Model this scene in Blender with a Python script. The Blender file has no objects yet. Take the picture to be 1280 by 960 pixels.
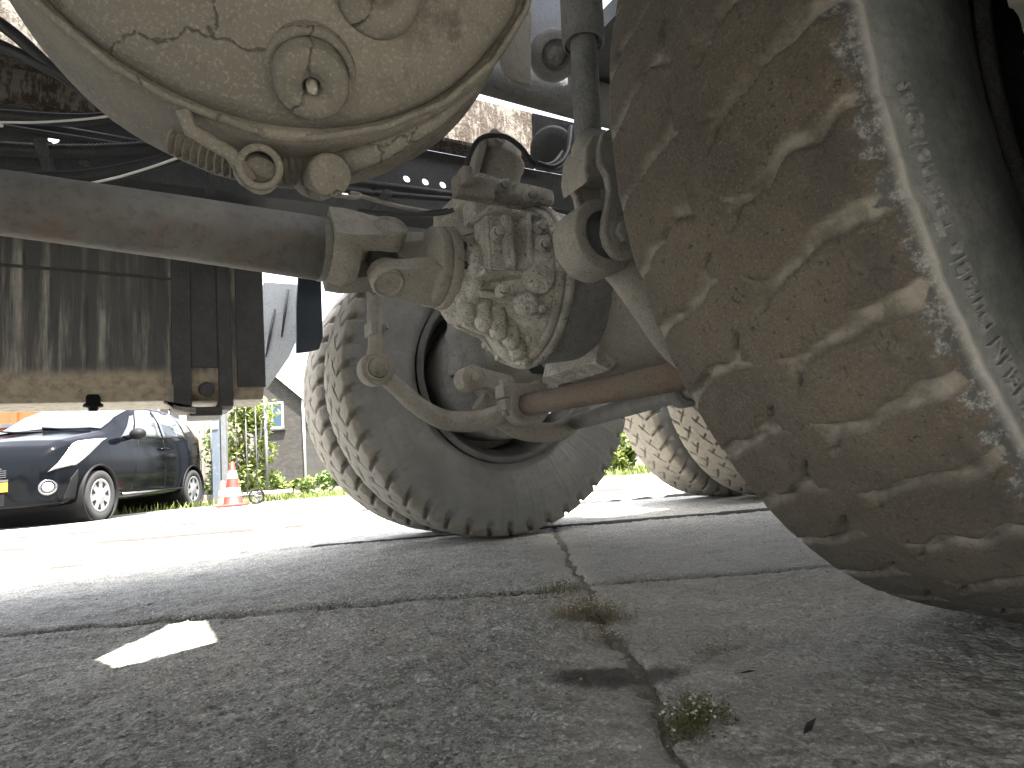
import bpy, bmesh, math, random
import numpy as np
from mathutils import Vector, Matrix

random.seed(7); rng = np.random.default_rng(7)
S = bpy.context.scene
C = S.collection
PI = math.pi

# ------------------------------------------------------------------ camera, sky, sun, exposure
# world axes: x along the truck, y across it, z up; the ground is z = 0
cam = bpy.data.cameras.new('camera')
cam.sensor_width = 36; cam.lens = 22.45; cam.clip_start = .01; cam.clip_end = 2000
cam_o = bpy.data.objects.new('camera', cam); C.objects.link(cam_o)
Rv = Vector((0.87082494, -0.48495661, -0.08050474)); Uv = Vector((0.00724056, -0.15109213, 0.98849317))
Fv = Vector((0.49153992, 0.8613874, 0.12806344))
m = Matrix((Rv, Uv, -Fv)).transposed().to_4x4(); m.translation = Vector((0, 0, .2291))
cam_o.matrix_world = m
S.camera = cam_o
YAW = -math.radians(29.711)                        # street behind the truck is turned by this much

SUN_DIR = Vector((-.06, .35, -1)).normalized()      # the way the light travels
W = bpy.data.worlds.new('World'); S.world = W; W.use_nodes = True
nt = W.node_tree
sky = nt.nodes.new('ShaderNodeTexSky'); sky.sky_type = 'NISHITA'; sky.sun_disc = False
elev = math.asin(-SUN_DIR.z)
sky.sun_elevation = elev; sky.sun_rotation = math.atan2(-SUN_DIR.x, -SUN_DIR.y)
sky.air_density = .7; sky.dust_density = 4.0; sky.ozone_density = .3
hs = nt.nodes.new('ShaderNodeHueSaturation'); hs.inputs['Saturation'].default_value = .35      # thin bright cloud veil
nt.links.new(sky.outputs[0], hs.inputs['Color']); nt.links.new(hs.outputs[0], nt.nodes['Background'].inputs[0])
nt.nodes['Background'].inputs[1].default_value = .15
sun = bpy.data.lights.new('sun', 'SUN'); sun.energy = 5.0; sun.angle = math.radians(.5); sun.color = (1, .95, .88)
sun_o = bpy.data.objects.new('sun', sun); C.objects.link(sun_o)
sun_o.rotation_euler = SUN_DIR.to_track_quat('-Z', 'Y').to_euler()
S.view_settings.view_transform = 'Standard'; S.view_settings.look = 'None'
S.view_settings.exposure = 3.15; S.view_settings.gamma = 1

# ------------------------------------------------------------------ helpers
CEN = {}                                            # centre of every object in its thing's own frame
def link(o): C.objects.link(o); return o
class MB:
    """collects shapes, then links them as one mesh object"""
    def __init__(s): s.v = []; s.f = []; s.sm = []
    def add(s, vs, fs, smooth=True):
        n = len(s.v); s.v += [tuple(map(float, a)) for a in vs]
        s.f += [tuple(i + n for i in f) for f in fs]; s.sm += [smooth] * len(fs); return s
    def box(s, lo, hi, rot=None, piv=None):
        (a, b, c), (d, e, f) = lo, hi
        vs = [Vector(q) for q in ((a,b,c),(d,b,c),(d,e,c),(a,e,c),(a,b,f),(d,b,f),(d,e,f),(a,e,f))]
        if rot is not None:
            p = Vector(piv) if piv is not None else (vs[0] + vs[6]) / 2
            vs = [p + rot @ (q - p) for q in vs]
        return s.add(vs, [(3,2,1,0),(4,5,6,7),(0,1,5,4),(1,2,6,5),(2,3,7,6),(3,0,4,7)], False)
    def tube(s, pts, r, n=12, cap=True, smooth=True, aspect=1):
        pts = [Vector(p) for p in pts]
        rs = r if isinstance(r, (list, tuple)) else [r] * len(pts)
        base = len(s.v); prev = None; vs = []; fs = []
        for i, p in enumerate(pts):
            t = (pts[min(i+1, len(pts)-1)] - pts[max(i-1, 0)]).normalized()
            if prev is None:
                a = Vector((0,0,1)) if abs(t.z) < .9 else Vector((1,0,0))
                x = t.cross(a).normalized()
            else: x = (prev - t * prev.dot(t)).normalized()
            prev = x; y = t.cross(x)
            for k in range(n):
                an = 2*PI*k/n
                vs.append(p + (x*math.cos(an)*aspect + y*math.sin(an)) * rs[i])
        for i in range(len(pts)-1):
            for k in range(n):
                k2 = (k+1) % n
                fs.append((i*n+k, i*n+k2, (i+1)*n+k2, (i+1)*n+k))
        s.add(vs, fs, smooth)
        if cap:
            s.f.append(tuple(base+k for k in range(n))[::-1]); s.sm.append(False)
            s.f.append(tuple(base+(len(pts)-1)*n+k for k in range(n))); s.sm.append(False)
        return s
    def lathe(s, prof, o, ax, n=32, a0=0, a1=2*PI, close=False):
        """prof: (offset along axis, radius)"""
        o = Vector(o); ax = Vector(ax).normalized()
        h = Vector((0,0,1)) if abs(ax.z) < .9 else Vector((1,0,0))
        x = ax.cross(h).normalized(); y = ax.cross(x)
        full = abs(a1-a0-2*PI) < 1e-6; m_ = n if full else n+1
        vs = []; fs = []
        for a, r in prof:
            for k in range(m_):
                t = a0 + (a1-a0)*k/n
                vs.append(o + ax*a + (x*math.cos(t) + y*math.sin(t))*max(r, 1e-4))
        L = len(prof)
        for i in range(L if close else L-1):
            j = (i+1) % L
            for k in range(n):
                k2 = (k+1) % m_
                fs.append((i*m_+k, j*m_+k, j*m_+k2, i*m_+k2))
        return s.add(vs, fs)
    def prism(s, out, d0, d1, frame):
        """outline in a plane (frame = origin, x, y, normal) extruded from d0 to d1"""
        o, x, y, nn = [Vector(q) for q in frame]; n = len(out)
        vs = [o + x*a + y*b + nn*d for d in (d0, d1) for a, b in out]
        fs = [(i, (i+1) % n, n+(i+1) % n, n+i) for i in range(n)] + [tuple(range(n))[::-1], tuple(range(n, 2*n))]
        return s.add(vs, fs, False)
    def hexbolt(s, p, ax, r, h, n=6):
        return s.lathe([(0, r), (h*.85, r), (h, r*.8), (h, 0)], p, ax, n)
    def ball(s, c, r, sc=(1,1,1), n=12, m_=8):
        vs = []; fs = []
        for i in range(m_+1):
            for k in range(n):
                a = PI*i/m_; b = 2*PI*k/n
                vs.append((c[0]+r*sc[0]*math.sin(a)*math.cos(b), c[1]+r*sc[1]*math.sin(a)*math.sin(b), c[2]+r*sc[2]*math.cos(a)))
        for i in range(m_):
            for k in range(n): fs.append((i*n+k, (i+1)*n+k, (i+1)*n+(k+1)%n, i*n+(k+1)%n))
        return s.add(vs, fs)
    def build(s, name, mat, parent=None, bevel=0, label=None, kind=None, rough=0, rs=.05, sub=0):
        vs = np.array(s.v, float); c = (vs.min(0) + vs.max(0)) / 2
        me = bpy.data.meshes.new(name); me.from_pydata((vs - c).tolist(), [], s.f)
        me.polygons.foreach_set('use_smooth', s.sm)
        bm = bmesh.new(); bm.from_mesh(me); bmesh.ops.recalc_face_normals(bm, faces=bm.faces); bm.to_mesh(me); bm.free()
        me.materials.append(mat); me.update()
        o = place(bpy.data.objects.new(name, me), c, parent)
        if label: o['label'] = label
        if kind: o['kind'] = kind
        if bevel:
            b = o.modifiers.new('bevel', 'BEVEL'); b.width = bevel; b.segments = 2; b.limit_method = 'ANGLE'; b.angle_limit = .6
            b.harden_normals = False
        if sub:
            q = o.modifiers.new('fine', 'SUBSURF'); q.subdivision_type = 'SIMPLE'; q.levels = q.render_levels = sub
        if rough:
            tx = bpy.data.textures.new('lumps', 'CLOUDS'); tx.noise_scale = rs; tx.noise_depth = 3
            d = o.modifiers.new('lumps', 'DISPLACE'); d.texture = tx; d.strength = rough; d.mid_level = .5
            d.texture_coords = 'LOCAL'
        return o
def place(o, c, parent):
    c = Vector(c)
    CEN[o.name] = c
    link(o)
    if parent is None: o.location = c
    else:
        o.parent = parent; o.location = c - CEN.get(parent.name, Vector((0,0,0)))
    return o
def np_mesh(name, vs, faces, mat, parent=None, smooth=True, attrs=None, label=None, kind=None):
    vs = np.asarray(vs, float); c = (vs.min(0)+vs.max(0))/2
    me = bpy.data.meshes.new(name); faces = np.asarray(faces)
    me.vertices.add(len(vs)); me.vertices.foreach_set('co', (vs-c).astype(np.float32).ravel())
    k = faces.shape[1]
    me.loops.add(faces.size); me.loops.foreach_set('vertex_index', faces.astype(np.int32).ravel())
    me.polygons.add(len(faces)); me.polygons.foreach_set('loop_start', np.arange(0, faces.size, k, dtype=np.int32))
    me.update(calc_edges=True); me.validate()
    me.polygons.foreach_set('use_smooth', np.full(len(me.polygons), smooth))
    for an, av in (attrs or {}).items():
        at = me.attributes.new(an, 'FLOAT', 'POINT'); at.data.foreach_set('value', np.asarray(av, np.float32).ravel())
    me.materials.append(mat)
    o = place(bpy.data.objects.new(name, me), c, parent)
    if label: o['label'] = label
    if kind: o['kind'] = kind
    return o
def thing(name, label, cat, loc=(0,0,0), rotz=0, group=None, own=False):
    """own: parts are written in world axes, so the centre is remembered; else parts are local to the empty"""
    o = bpy.data.objects.new(name, None); link(o); o.location = loc; o.rotation_euler = (0,0,rotz)
    o.empty_display_size = .1
    CEN[o.name] = Vector(loc) if own else Vector((0,0,0))
    tag(o, label, cat, group); return o
def tag(o, label, cat, group=None):
    o['label'] = label; o['category'] = cat
    if group: o['group'] = group
    return o
def dup(o, loc=None, parent=None, keep=True):
    c = o.copy(); link(c)
    c.parent = parent if parent is not None else o.parent
    if loc is not None: c.location = loc
    CEN[c.name] = CEN.get(o.name, Vector())
    for ch in list(o.children): dup(ch, None, c)
    return c
def shift(o, d, parent=None):
    c = dup(o, o.location + Vector(d), parent)
    CEN[c.name] = CEN[o.name] + Vector(d); return c
def wp(x, y, z=0):
    """street axes -> world"""
    c, s = math.cos(YAW), math.sin(YAW)
    return Vector((x*c - y*s, x*s + y*c, z))
def catmull(pts, n=8):
    P = [Vector(p) for p in pts]; P = [P[0]*2-P[1]] + P + [P[-1]*2-P[-2]]; out = []
    for i in range(1, len(P)-2):
        for k in range(n):
            t = k/n; a, b, c, d = P[i-1:i+3]
            out.append(.5*((2*b)+(c-a)*t+(2*a-5*b+4*c-d)*t*t+(3*b-a-3*c+d)*t**3))
    return out + [P[-2]]
def vnoise(x, y, seed=0, per=None):
    xi = np.floor(x).astype(np.int64); yi = np.floor(y).astype(np.int64); fx = x-xi; fy = y-yi
    fx = fx*fx*(3-2*fx); fy = fy*fy*(3-2*fy)
    def h(a, b):
        if per: a = a % per
        q = (a*374761393 + b*668265263 + seed*982451653) & 0x7fffffff
        q = ((q ^ (q >> 13)) * 1274126177) & 0x7fffffff
        return ((q ^ (q >> 16)) & 0xffff) / 65535.
    return (h(xi,yi)*(1-fx)+h(xi+1,yi)*fx)*(1-fy) + (h(xi,yi+1)*(1-fx)+h(xi+1,yi+1)*fx)*fy
def fbm(x, y, o=4, seed=0):
    t = 0; a = 1; n = 0
    for i in range(o): t = t + a*vnoise(x, y, seed+i*17); n += a; a *= .5; x = x*2.03+3.1; y = y*2.03+1.7
    return t/n
def sstep(a, b, x): t = np.clip((x-a)/(b-a), 0, 1); return t*t*(3-2*t)

# ------------------------------------------------------------------ materials
class NM:
    def __init__(s, name):
        s.m = bpy.data.materials.new(name); s.m.use_nodes = True; s.t = s.m.node_tree
        s.b = s.t.nodes['Principled BSDF']; s.co = s.n('ShaderNodeTexCoord').outputs['Object']
    def n(s, t, **k):
        q = s.t.nodes.new(t)
        for a, b in k.items(): setattr(q, a, b)
        return q
    def l(s, a, b): s.t.links.new(a, b)
    def val(s, sock, v):
        if hasattr(v, 'links') or isinstance(v, bpy.types.NodeSocket): s.l(v, sock)
        else: sock.default_value = v
    def scale(s, sc):
        q = s.n('ShaderNodeMapping'); s.l(s.co, q.inputs[0]); q.inputs['Scale'].default_value = sc; return q.outputs[0]
    def noise(s, sc, det=5, ro=.6, vec=None, dist=0):
        q = s.n('ShaderNodeTexNoise'); s.l(vec or s.co, q.inputs['Vector'])
        q.inputs['Scale'].default_value = sc; q.inputs['Detail'].default_value = det; q.inputs['Roughness'].default_value = ro
        q.inputs['Distortion'].default_value = dist
        return q.outputs[0]
    def vor(s, sc, out=0, vec=None, feature='F1'):
        q = s.n('ShaderNodeTexVoronoi', feature=feature); s.l(vec or s.co, q.inputs['Vector']); q.inputs['Scale'].default_value = sc
        return q.outputs[out]
    def ramp(s, f, a, b, lo=0, hi=1):
        q = s.n('ShaderNodeMapRange', interpolation_type='SMOOTHSTEP'); s.l(f, q.inputs[0])
        q.inputs[1].default_value = a; q.inputs[2].default_value = b; q.inputs[3].default_value = lo; q.inputs[4].default_value = hi
        return q.outputs[0]
    def mix(s, f, a, b, mode='MIX'):
        q = s.n('ShaderNodeMix', data_type='RGBA', blend_type=mode)
        s.val(q.inputs[0], f)
        for i, v in ((6, a), (7, b)):
            if isinstance(v, tuple): q.inputs[i].default_value = (*v[:3], 1)
            else: s.l(v, q.inputs[i])
        return q.outputs[2]
    def math(s, op, a, b=0.):
        q = s.n('ShaderNodeMath', operation=op); s.val(q.inputs[0], a); s.val(q.inputs[1], b); return q.outputs[0]
    def attr(s, name):
        q = s.n('ShaderNodeAttribute', attribute_name=name); return q.outputs['Fac']
    def attrc(s, name): return s.n('ShaderNodeAttribute', attribute_name=name).outputs['Color']
    def sep(s, i, gen=False):
        q = s.n('ShaderNodeSeparateXYZ'); s.l(s.n('ShaderNodeTexCoord').outputs['Generated'] if gen else s.co, q.inputs[0]); return q.outputs[i]
    def up(s):
        g = s.n('ShaderNodeNewGeometry'); q = s.n('ShaderNodeSeparateXYZ'); s.l(g.outputs['Normal'], q.inputs[0]); return q.outputs[2]
    def done(s, col, rough=.9, bump=None, bs=.3, bd=.01, **k):
        s.val(s.b.inputs['Base Color'], (*col, 1) if isinstance(col, tuple) else col)
        s.val(s.b.inputs['Roughness'], rough)
        if bump is not None:
            q = s.n('ShaderNodeBump'); q.inputs['Strength'].default_value = bs; q.inputs['Distance'].default_value = bd
            s.l(bump, q.inputs['Height']); s.l(q.outputs[0], s.b.inputs['Normal'])
        for a, v in k.items(): s.val(s.b.inputs[a.replace('_', ' ')], v)
        return s.m
def grime(name, a, b, spot, sc=14, bs=.5, bd=.006, rough=.92, spots=.5, fine=160):
    q = NM(name)
    n1 = q.noise(sc, 8, .65); n2 = q.noise(sc*5, 4, .7); n3 = q.noise(fine, 3, .7)
    c = q.mix(q.ramp(n1, .35, .65), a, b)
    c = q.mix(q.math('MULTIPLY', q.ramp(n2, .56, .68), spots), c, spot)
    c = q.mix(q.ramp(n3, .45, .75, 0, .55), c, tuple(x*.4 for x in a)); n4 = q.noise(fine*2.2, 2, .6)
    c = q.mix(q.ramp(n4, .5, .72, 0, .5), c, tuple(min(.6, x*1.7) for x in a))
    h = q.math('ADD', q.math('MULTIPLY', n2, .6), q.math('MULTIPLY', n3, .3))
    return q.done(c, rough, h, bs, bd)
M = {}
M['dust'] = grime('dusty_steel', (.29,.272,.235), (.215,.203,.178), (.10,.095,.085), fine=240)
M['dust_light'] = grime('pale_dusty_steel', (.31,.29,.25), (.24,.226,.195), (.11,.10,.09), sc=10, fine=240)
M['cast'] = grime('dirty_casting', (.56,.54,.475), (.36,.345,.30), (.07,.066,.06), sc=24, bs=1.0, bd=.010, spots=.95, fine=190)
M['dust_blue'] = grime('grey_dust', (.26,.26,.25), (.18,.18,.176), (.08,.08,.078), fine=220)
def m_chamber():
    q = NM('dried_mud_film'); n1 = q.noise(9, 8, .62); n2 = q.noise(48, 6, .7); n3 = q.noise(330, 3, .7)
    c = q.mix(q.ramp(n1, .35, .65), (.150,.137,.112), (.115,.107,.091))
    c = q.mix(q.ramp(n2, .5, .72, 0, .55), c, (.10,.094,.08))
    wob = q.n('ShaderNodeVectorMath', operation='ADD'); q.l(q.co, wob.inputs[0]); nz = q.n('ShaderNodeTexNoise'); q.l(q.co, nz.inputs['Vector']); nz.inputs['Scale'].default_value = 26; nz.inputs['Detail'].default_value = 5
    sc_ = q.n('ShaderNodeVectorMath', operation='SCALE'); q.l(nz.outputs['Color'], sc_.inputs[0]); sc_.inputs['Scale'].default_value = .05; q.l(sc_.outputs[0], wob.inputs[1])
    vd = q.vor(13, 0, wob.outputs[0], 'DISTANCE_TO_EDGE')
    crack = q.math('MULTIPLY', q.ramp(vd, .010, .003), q.ramp(q.noise(11, 3, .5), .575, .61))
    c = q.mix(crack, c, (.05,.045,.038))
    st = q.math('MULTIPLY', q.ramp(q.noise(24, 8, .75), .60, .66), q.ramp(n1, .5, .6)); c = q.mix(q.math('MULTIPLY', st, .7), c, (.055,.05,.043))
    c = q.mix(q.ramp(n3, .5, .72, 0, .6), c, (.10,.093,.078)); c = q.mix(q.ramp(q.noise(650, 2, .6), .5, .7, 0, .4), c, (.25,.235,.20))
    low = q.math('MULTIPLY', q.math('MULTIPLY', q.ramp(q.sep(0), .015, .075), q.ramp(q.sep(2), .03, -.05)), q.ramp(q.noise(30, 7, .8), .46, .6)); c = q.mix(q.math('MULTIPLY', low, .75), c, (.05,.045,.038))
    h = q.math('SUBTRACT', q.math('ADD', q.math('MULTIPLY', n2, .8), q.math('MULTIPLY', n3, .2)), q.math('MULTIPLY', crack, .8))
    return q.done(c, .93, h, .55, .005)
M['chamber'] = m_chamber()
M['black'] = grime('black_steel', (.065,.066,.066), (.042,.043,.045), (.10,.092,.08), rough=.7, bs=.3)
M['dust_dark'] = grime('dark_dust', (.13,.13,.125), (.09,.09,.088), (.04,.04,.04), fine=220)
M['rim'] = grime('dark_rim', (.14,.14,.135), (.10,.10,.097), (.05,.05,.05), fine=200)
M['hose'] = grime('black_hose', (.03,.032,.035), (.02,.02,.022), (.05,.048,.045), rough=.55, bs=.2)
M['rust'] = grime('rust', (.135,.112,.087), (.165,.112,.078), (.07,.055,.045), sc=16, bs=.7, bd=.005)
M['glint_white'] = NM('glint_white').done((.8,.8,.78), .4)  # white stands for sky glints on the hoses, painted as thin tubes
def m_prop():
    q = NM('propshaft_paint'); n1 = q.noise(6, 6, .6); n2 = q.noise(60, 5, .65)
    c = q.mix(q.ramp(n1, .3, .7), (.105,.101,.094), (.165,.161,.15))
    lowz = q.ramp(q.sep(2), .01, -.052)
    rx = q.math('MULTIPLY', lowz, q.ramp(q.noise(11, 7, .75), .46, .62, 0, .75))
    c = q.mix(rx, c, (.14,.10,.072))
    c = q.mix(q.ramp(n2, .45, .75, 0, .6), c, (.06,.055,.05))
    return q.done(c, .75, n2, .4, .004)
M['prop'] = m_prop()
def m_tank():
    q = NM('streaked_tank'); v = q.scale((26, 26, 1.6)); n = q.noise(1.0, 6, .72, v); v2 = q.scale((60, 60, 5)); n2 = q.noise(1., 4, .7, v2)
    blot = q.noise(5, 4, .6)
    c = q.mix(q.ramp(n, .44, .70), (.085,.083,.078), (.42,.40,.35))
    c = q.mix(q.ramp(n2, .5, .7, 0, .65), c, (.03,.03,.031))
    c = q.mix(q.ramp(blot, .45, .62, 0, .75), c, (.095,.092,.085))
    mud = q.ramp(q.math('ADD', q.sep(2, True), q.math('MULTIPLY', q.noise(12, 5, .6), .08)), .19, .13)
    c = q.mix(mud, c, q.mix(q.ramp(q.noise(40, 5, .7), .4, .7), (.40,.335,.245), (.22,.185,.14)))
    return q.done(c, .65, n2, .15, .003)
M['tank'] = m_tank()
def m_rail():
    q = NM('rusty_salted_rail'); n = q.noise(16, 8, .7); n2 = q.noise(70, 6, .75); v = q.scale((90, 90, 26)); n3 = q.noise(1, 5, .7, v)
    c = q.mix(q.ramp(n, .35, .65), (.05,.034,.023), (.07,.052,.038))
    c = q.mix(q.ramp(q.math('ADD', q.math('MULTIPLY', n, .45), q.math('MULTIPLY', n3, .6)), .5, .58), c, (.17,.157,.135))
    return q.done(c, .9, n2, .8, .01)
M['rail'] = m_rail()
def m_tread():
    q = NM('muddy_tread'); n = q.noise(7, 7, .6); n2 = q.noise(45, 6, .7); n3 = q.noise(260, 3, .7)
    c = q.mix(q.ramp(n, .35, .65), (.118,.099,.075), (.080,.071,.055))
    c = q.mix(q.ramp(n2, .5, .75, 0, .7), c, (.15,.134,.104))
    c = q.mix(q.ramp(n3, .5, .72, 0, .6), c, (.05,.043,.032)); c = q.mix(q.ramp(q.noise(430, 2, .6), .5, .72, 0, .55), c, (.19,.172,.14))
    c = q.mix(q.ramp(q.noise(90, 5, .8), .58, .66, 0, .85), c, (.026,.023,.019)); c = q.mix(q.ramp(q.noise(1, 5, .75, q.scale((40, 130, 40))), .60, .68, 0, .7), c, (.035,.03,.024))
    g = q.attr('groove'); c = q.mix(q.math('MULTIPLY', g, q.ramp(n2, .25, .6, .55, 1)), c, q.mix(q.ramp(n2, .35, .6), (.165,.148,.12), (.255,.236,.20)))
    rs_ = q.math('MULTIPLY', q.attr('right'), q.ramp(q.noise(18, 7, .75), .38, .62)); c = q.mix(q.math('MULTIPLY', rs_, .75), c, (.055,.05,.046))
    sw = q.attr('wall'); dark = q.mix(q.ramp(q.noise(14, 8, .75), .38, .66), (.155,.172,.170), (.27,.277,.268))
    dark = q.mix(q.ramp(q.noise(120, 4, .7), .5, .7, 0, .5), dark, (.10,.107,.107))
    dark = q.mix(q.math('MULTIPLY', q.attr('band'), .85), dark, q.mix(q.ramp(q.noise(110, 5, .8), .45, .7), (.045,.046,.045), (.30,.297,.28)))
    sx = q.ramp(q.math('ADD', sw, q.math('MULTIPLY', q.math('SUBTRACT', n2, .5), .9)), .35, .65)
    c = q.mix(sx, c, dark)
    rb = q.attr('rib'); c = q.mix(q.math('MULTIPLY', rb, .8), c, (.36,.355,.34))
    h = q.math('ADD', q.math('MULTIPLY', n2, .7), q.math('MULTIPLY', n3, .35)); h = q.math('MULTIPLY', h, q.math('SUBTRACT', 1, q.math('MULTIPLY', sw, .75)))
    return q.done(c, .92, h, .8, .006)
M['tread'] = m_tread()
def m_dual():
    q = NM('dusty_dual_rubber'); n = q.noise(6, 7, .65); n2 = q.noise(50, 5, .7)
    w = q.mix(q.ramp(n, .35, .65), (.195,.198,.189), (.255,.252,.238)); w = q.mix(q.ramp(n2, .5, .75, 0, .5), w, (.15,.15,.144))
    c = q.mix(q.ramp(n2, .3, .7), (.285,.262,.22), (.205,.19,.162))
    c = q.mix(q.math('MULTIPLY', q.attr('groove'), .65), c, (.09,.083,.07))
    c = q.mix(q.attr('wall'), c, w)
    return q.done(c, .93, n2, .3, .004)
M['dual'] = m_dual()
M['letter'] = grime('raised_rubber', (.27,.277,.27), (.23,.235,.23), (.17,.17,.17), bs=.1)
def m_conc(name='worn_concrete'):
    q = NM(name); geo = q.n('ShaderNodeNewGeometry'); q.co = geo.outputs['Position']
    big = q.noise(1.7, 6, .6); mid = q.noise(14, 6, .7); fine = q.noise(120, 5, .75)
    cell = q.vor(150, 1); cd = q.vor(150, 0); cell2 = q.vor(60, 1); cd2 = q.vor(60, 0)
    sepc = q.n('ShaderNodeSeparateColor'); q.l(cell, sepc.inputs[0]); k = sepc.outputs[0]
    sepd = q.n('ShaderNodeSeparateColor'); q.l(cell2, sepd.inputs[0]); k2 = sepd.outputs[1]
    c = q.mix(q.ramp(big, .35, .65), (.198,.192,.164), (.254,.246,.210))
    c = q.mix(q.ramp(mid, .42, .66, 0, .7), c, (.115,.112,.103)); c = q.mix(q.ramp(q.noise(36, 6, .75), .55, .68, 0, .6), c, (.33,.32,.29)); c = q.mix(q.ramp(q.noise(24, 6, .75, None, .6), .56, .66, 0, .6), c, (.085,.083,.077))
    st = q.math('MULTIPLY', q.ramp(k, .72, .8), q.ramp(cd, .5, .3)); c = q.mix(q.math('MULTIPLY', st, .8), c, (.42,.40,.37))
    sd = q.math('MULTIPLY', q.ramp(k, .3, .22), q.ramp(cd, .5, .3)); c = q.mix(q.math('MULTIPLY', sd, .8), c, (.085,.085,.085))
    sw = q.math('MULTIPLY', q.ramp(k2, .93, .96), q.ramp(cd2, .28, .12)); c = q.mix(q.math('MULTIPLY', sw, .7), c, (.45,.43,.40))
    c = q.mix(q.ramp(fine, .48, .64, 0, .75), c, (.05,.05,.047)); c = q.mix(q.ramp(q.noise(210, 4, .75), .56, .66, 0, .8), c, (.045,.045,.042)); c = q.mix(q.ramp(q.noise(75, 5, .8), .60, .68, 0, .8), c, (.40,.39,.355)); c = q.mix(q.ramp(q.noise(330, 3, .7), .54, .64, 0, .75), c, (.46,.45,.41))
    mud = q.attr('mud'); c = q.mix(q.math('MULTIPLY', mud, q.ramp(mid, .2, .6, .55, 1)), c, q.mix(q.ramp(fine, .4, .7), (.25,.232,.195), (.36,.338,.29)))
    oil = q.attr('oil'); c = q.mix(q.math('MULTIPLY', oil, .92), c, (.045,.037,.028))
    pale = q.attr('pale'); c = q.mix(q.math('MULTIPLY', pale, q.ramp(fine, .4, .62)), c, (.45,.41,.35))
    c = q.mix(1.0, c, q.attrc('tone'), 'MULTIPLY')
    h = q.math('ADD', q.math('MULTIPLY', q.math('SUBTRACT', 1, cd), .5), q.math('ADD', q.math('MULTIPLY', mid, .5), q.math('MULTIPLY', fine, .7)))
    return q.done(c, q.ramp(mid, .3, .7, .66, .88), h, 1.0, .007)
M['conc'] = m_conc()
M['kerb'] = grime('kerb_concrete', (.25,.245,.225), (.2,.195,.18), (.1,.1,.09))
M['soil'] = grime('joint_soil', (.035,.031,.026), (.025,.022,.019), (.06,.054,.044), sc=30)
M['joint'] = grime('joint_dirt', (.26,.235,.19), (.17,.155,.125), (.36,.33,.28), sc=60, bs=.8)
M['grass_soil'] = grime('verge_soil', (.07,.085,.035), (.05,.06,.03), (.10,.09,.05), sc=6)
def m_leaf(name, a, b, tr=.35):
    q = NM(name); info = q.n('ShaderNodeNewGeometry'); n = q.noise(3, 3, .6)
    c = q.mix(info.outputs['Random Per Island'], a, b); c = q.mix(q.ramp(n, .35, .65, 0, .5), c, tuple(x*.5 for x in a))
    q.done(c, .6)
    t = q.n('ShaderNodeBsdfTranslucent'); q.l(c, t.inputs[0]); mx = q.n('ShaderNodeMixShader'); mx.inputs[0].default_value = tr
    q.l(q.b.outputs[0], mx.inputs[1]); q.l(t.outputs[0], mx.inputs[2]); q.l(mx.outputs[0], q.t.nodes['Material Output'].inputs[0])
    return q.m
M['leaf'] = m_leaf('green_leaf', (.07,.12,.025), (.11,.15,.04))
M['leaf_y'] = m_leaf('yellow_green_leaf', (.12,.17,.03), (.17,.19,.05))
M['weed'] = m_leaf('weed_leaf', (.13,.14,.05), (.19,.17,.08))
M['weed_dry'] = m_leaf('dry_weed', (.24,.205,.13), (.32,.28,.19))
M['petal'] = NM('petal').done((.55,.5,.4), .7)
def simple(name, col, rough=.5, **k): return NM(name).done(col, rough, **k)
M['paint'] = simple('dark_blue_car_paint', (.0024,.0029,.0040), .12, Specular_IOR_Level=.09)
M['glass'] = simple('car_glass', (.03,.035,.04), .02, Specular_IOR_Level=.9, Coat_Weight=1.0, Coat_Roughness=.01)
M['plastic'] = simple('black_plastic', (.005,.005,.0055), .6, Specular_IOR_Level=.15)
M['chrome'] = simple('chrome', (.20,.20,.205), .25, Metallic=1.0)
M['lamp'] = simple('headlight_lens', (.22,.225,.23), .15, Specular_IOR_Level=.3)
M['hub'] = simple('silver_hubcap', (.17,.17,.175), .4, Metallic=.2)
M['car_tyre'] = grime('car_tyre', (.010,.010,.010), (.014,.014,.014), (.006,.006,.006), bs=.1)
M['yellow'] = simple('yellow_plate', (.5,.26,.01), .5)
M['orange'] = grime('orange_paint', (.33,.06,.014), (.30,.055,.014), (.2,.04,.012), sc=4, bs=.05, rough=.5)
M['cone_red'] = grime('cone_red', (.30,.014,.008), (.34,.018,.01), (.2,.015,.01), sc=8, bs=.05, rough=.55)
M['cone_white'] = simple('cone_white', (.5,.49,.48), .5)
M['cone_dull'] = grime('cone_dull_orange', (.28,.085,.045), (.26,.09,.055), (.2,.1,.07), sc=8, bs=.05, rough=.6)
M['galv'] = grime('galvanised', (.10,.104,.108), (.08,.083,.086), (.25,.25,.26), sc=6, bs=.1, rough=.5)
M['blue_post'] = grime('pale_blue_post', (.07,.088,.112), (.085,.10,.12), (.25,.27,.3), sc=5, bs=.1, rough=.5)
M['wood'] = grime('weathered_board', (.17,.15,.13), (.22,.2,.175), (.08,.07,.06), sc=5, bs=.2)
M['white_paint'] = simple('white_frame', (.4,.41,.42), .5)
M['pane'] = simple('window_pane', (.035,.06,.085), .1, Specular_IOR_Level=.12)
M['roof'] = grime('roof_tile', (.13,.08,.065), (.16,.1,.085), (.07,.05,.045), sc=3)
M['flap_dark'] = grime('blue_black_flap', (.055,.07,.09), (.045,.058,.076), (.08,.095,.115), sc=7, bs=.1, rough=.4)
M['plate_grey'] = grime('sky_tinted_steel', (.06,.07,.083), (.042,.048,.057), (.018,.02,.024), sc=18, bs=.3, rough=.6, spots=.9)  # blue tint painted in for skylight falling on the plates
M['flap_pale'] = grime('pale_plastic', (.42,.46,.5), (.5,.53,.56), (.3,.32,.35), sc=5, bs=.1, rough=.35)
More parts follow.
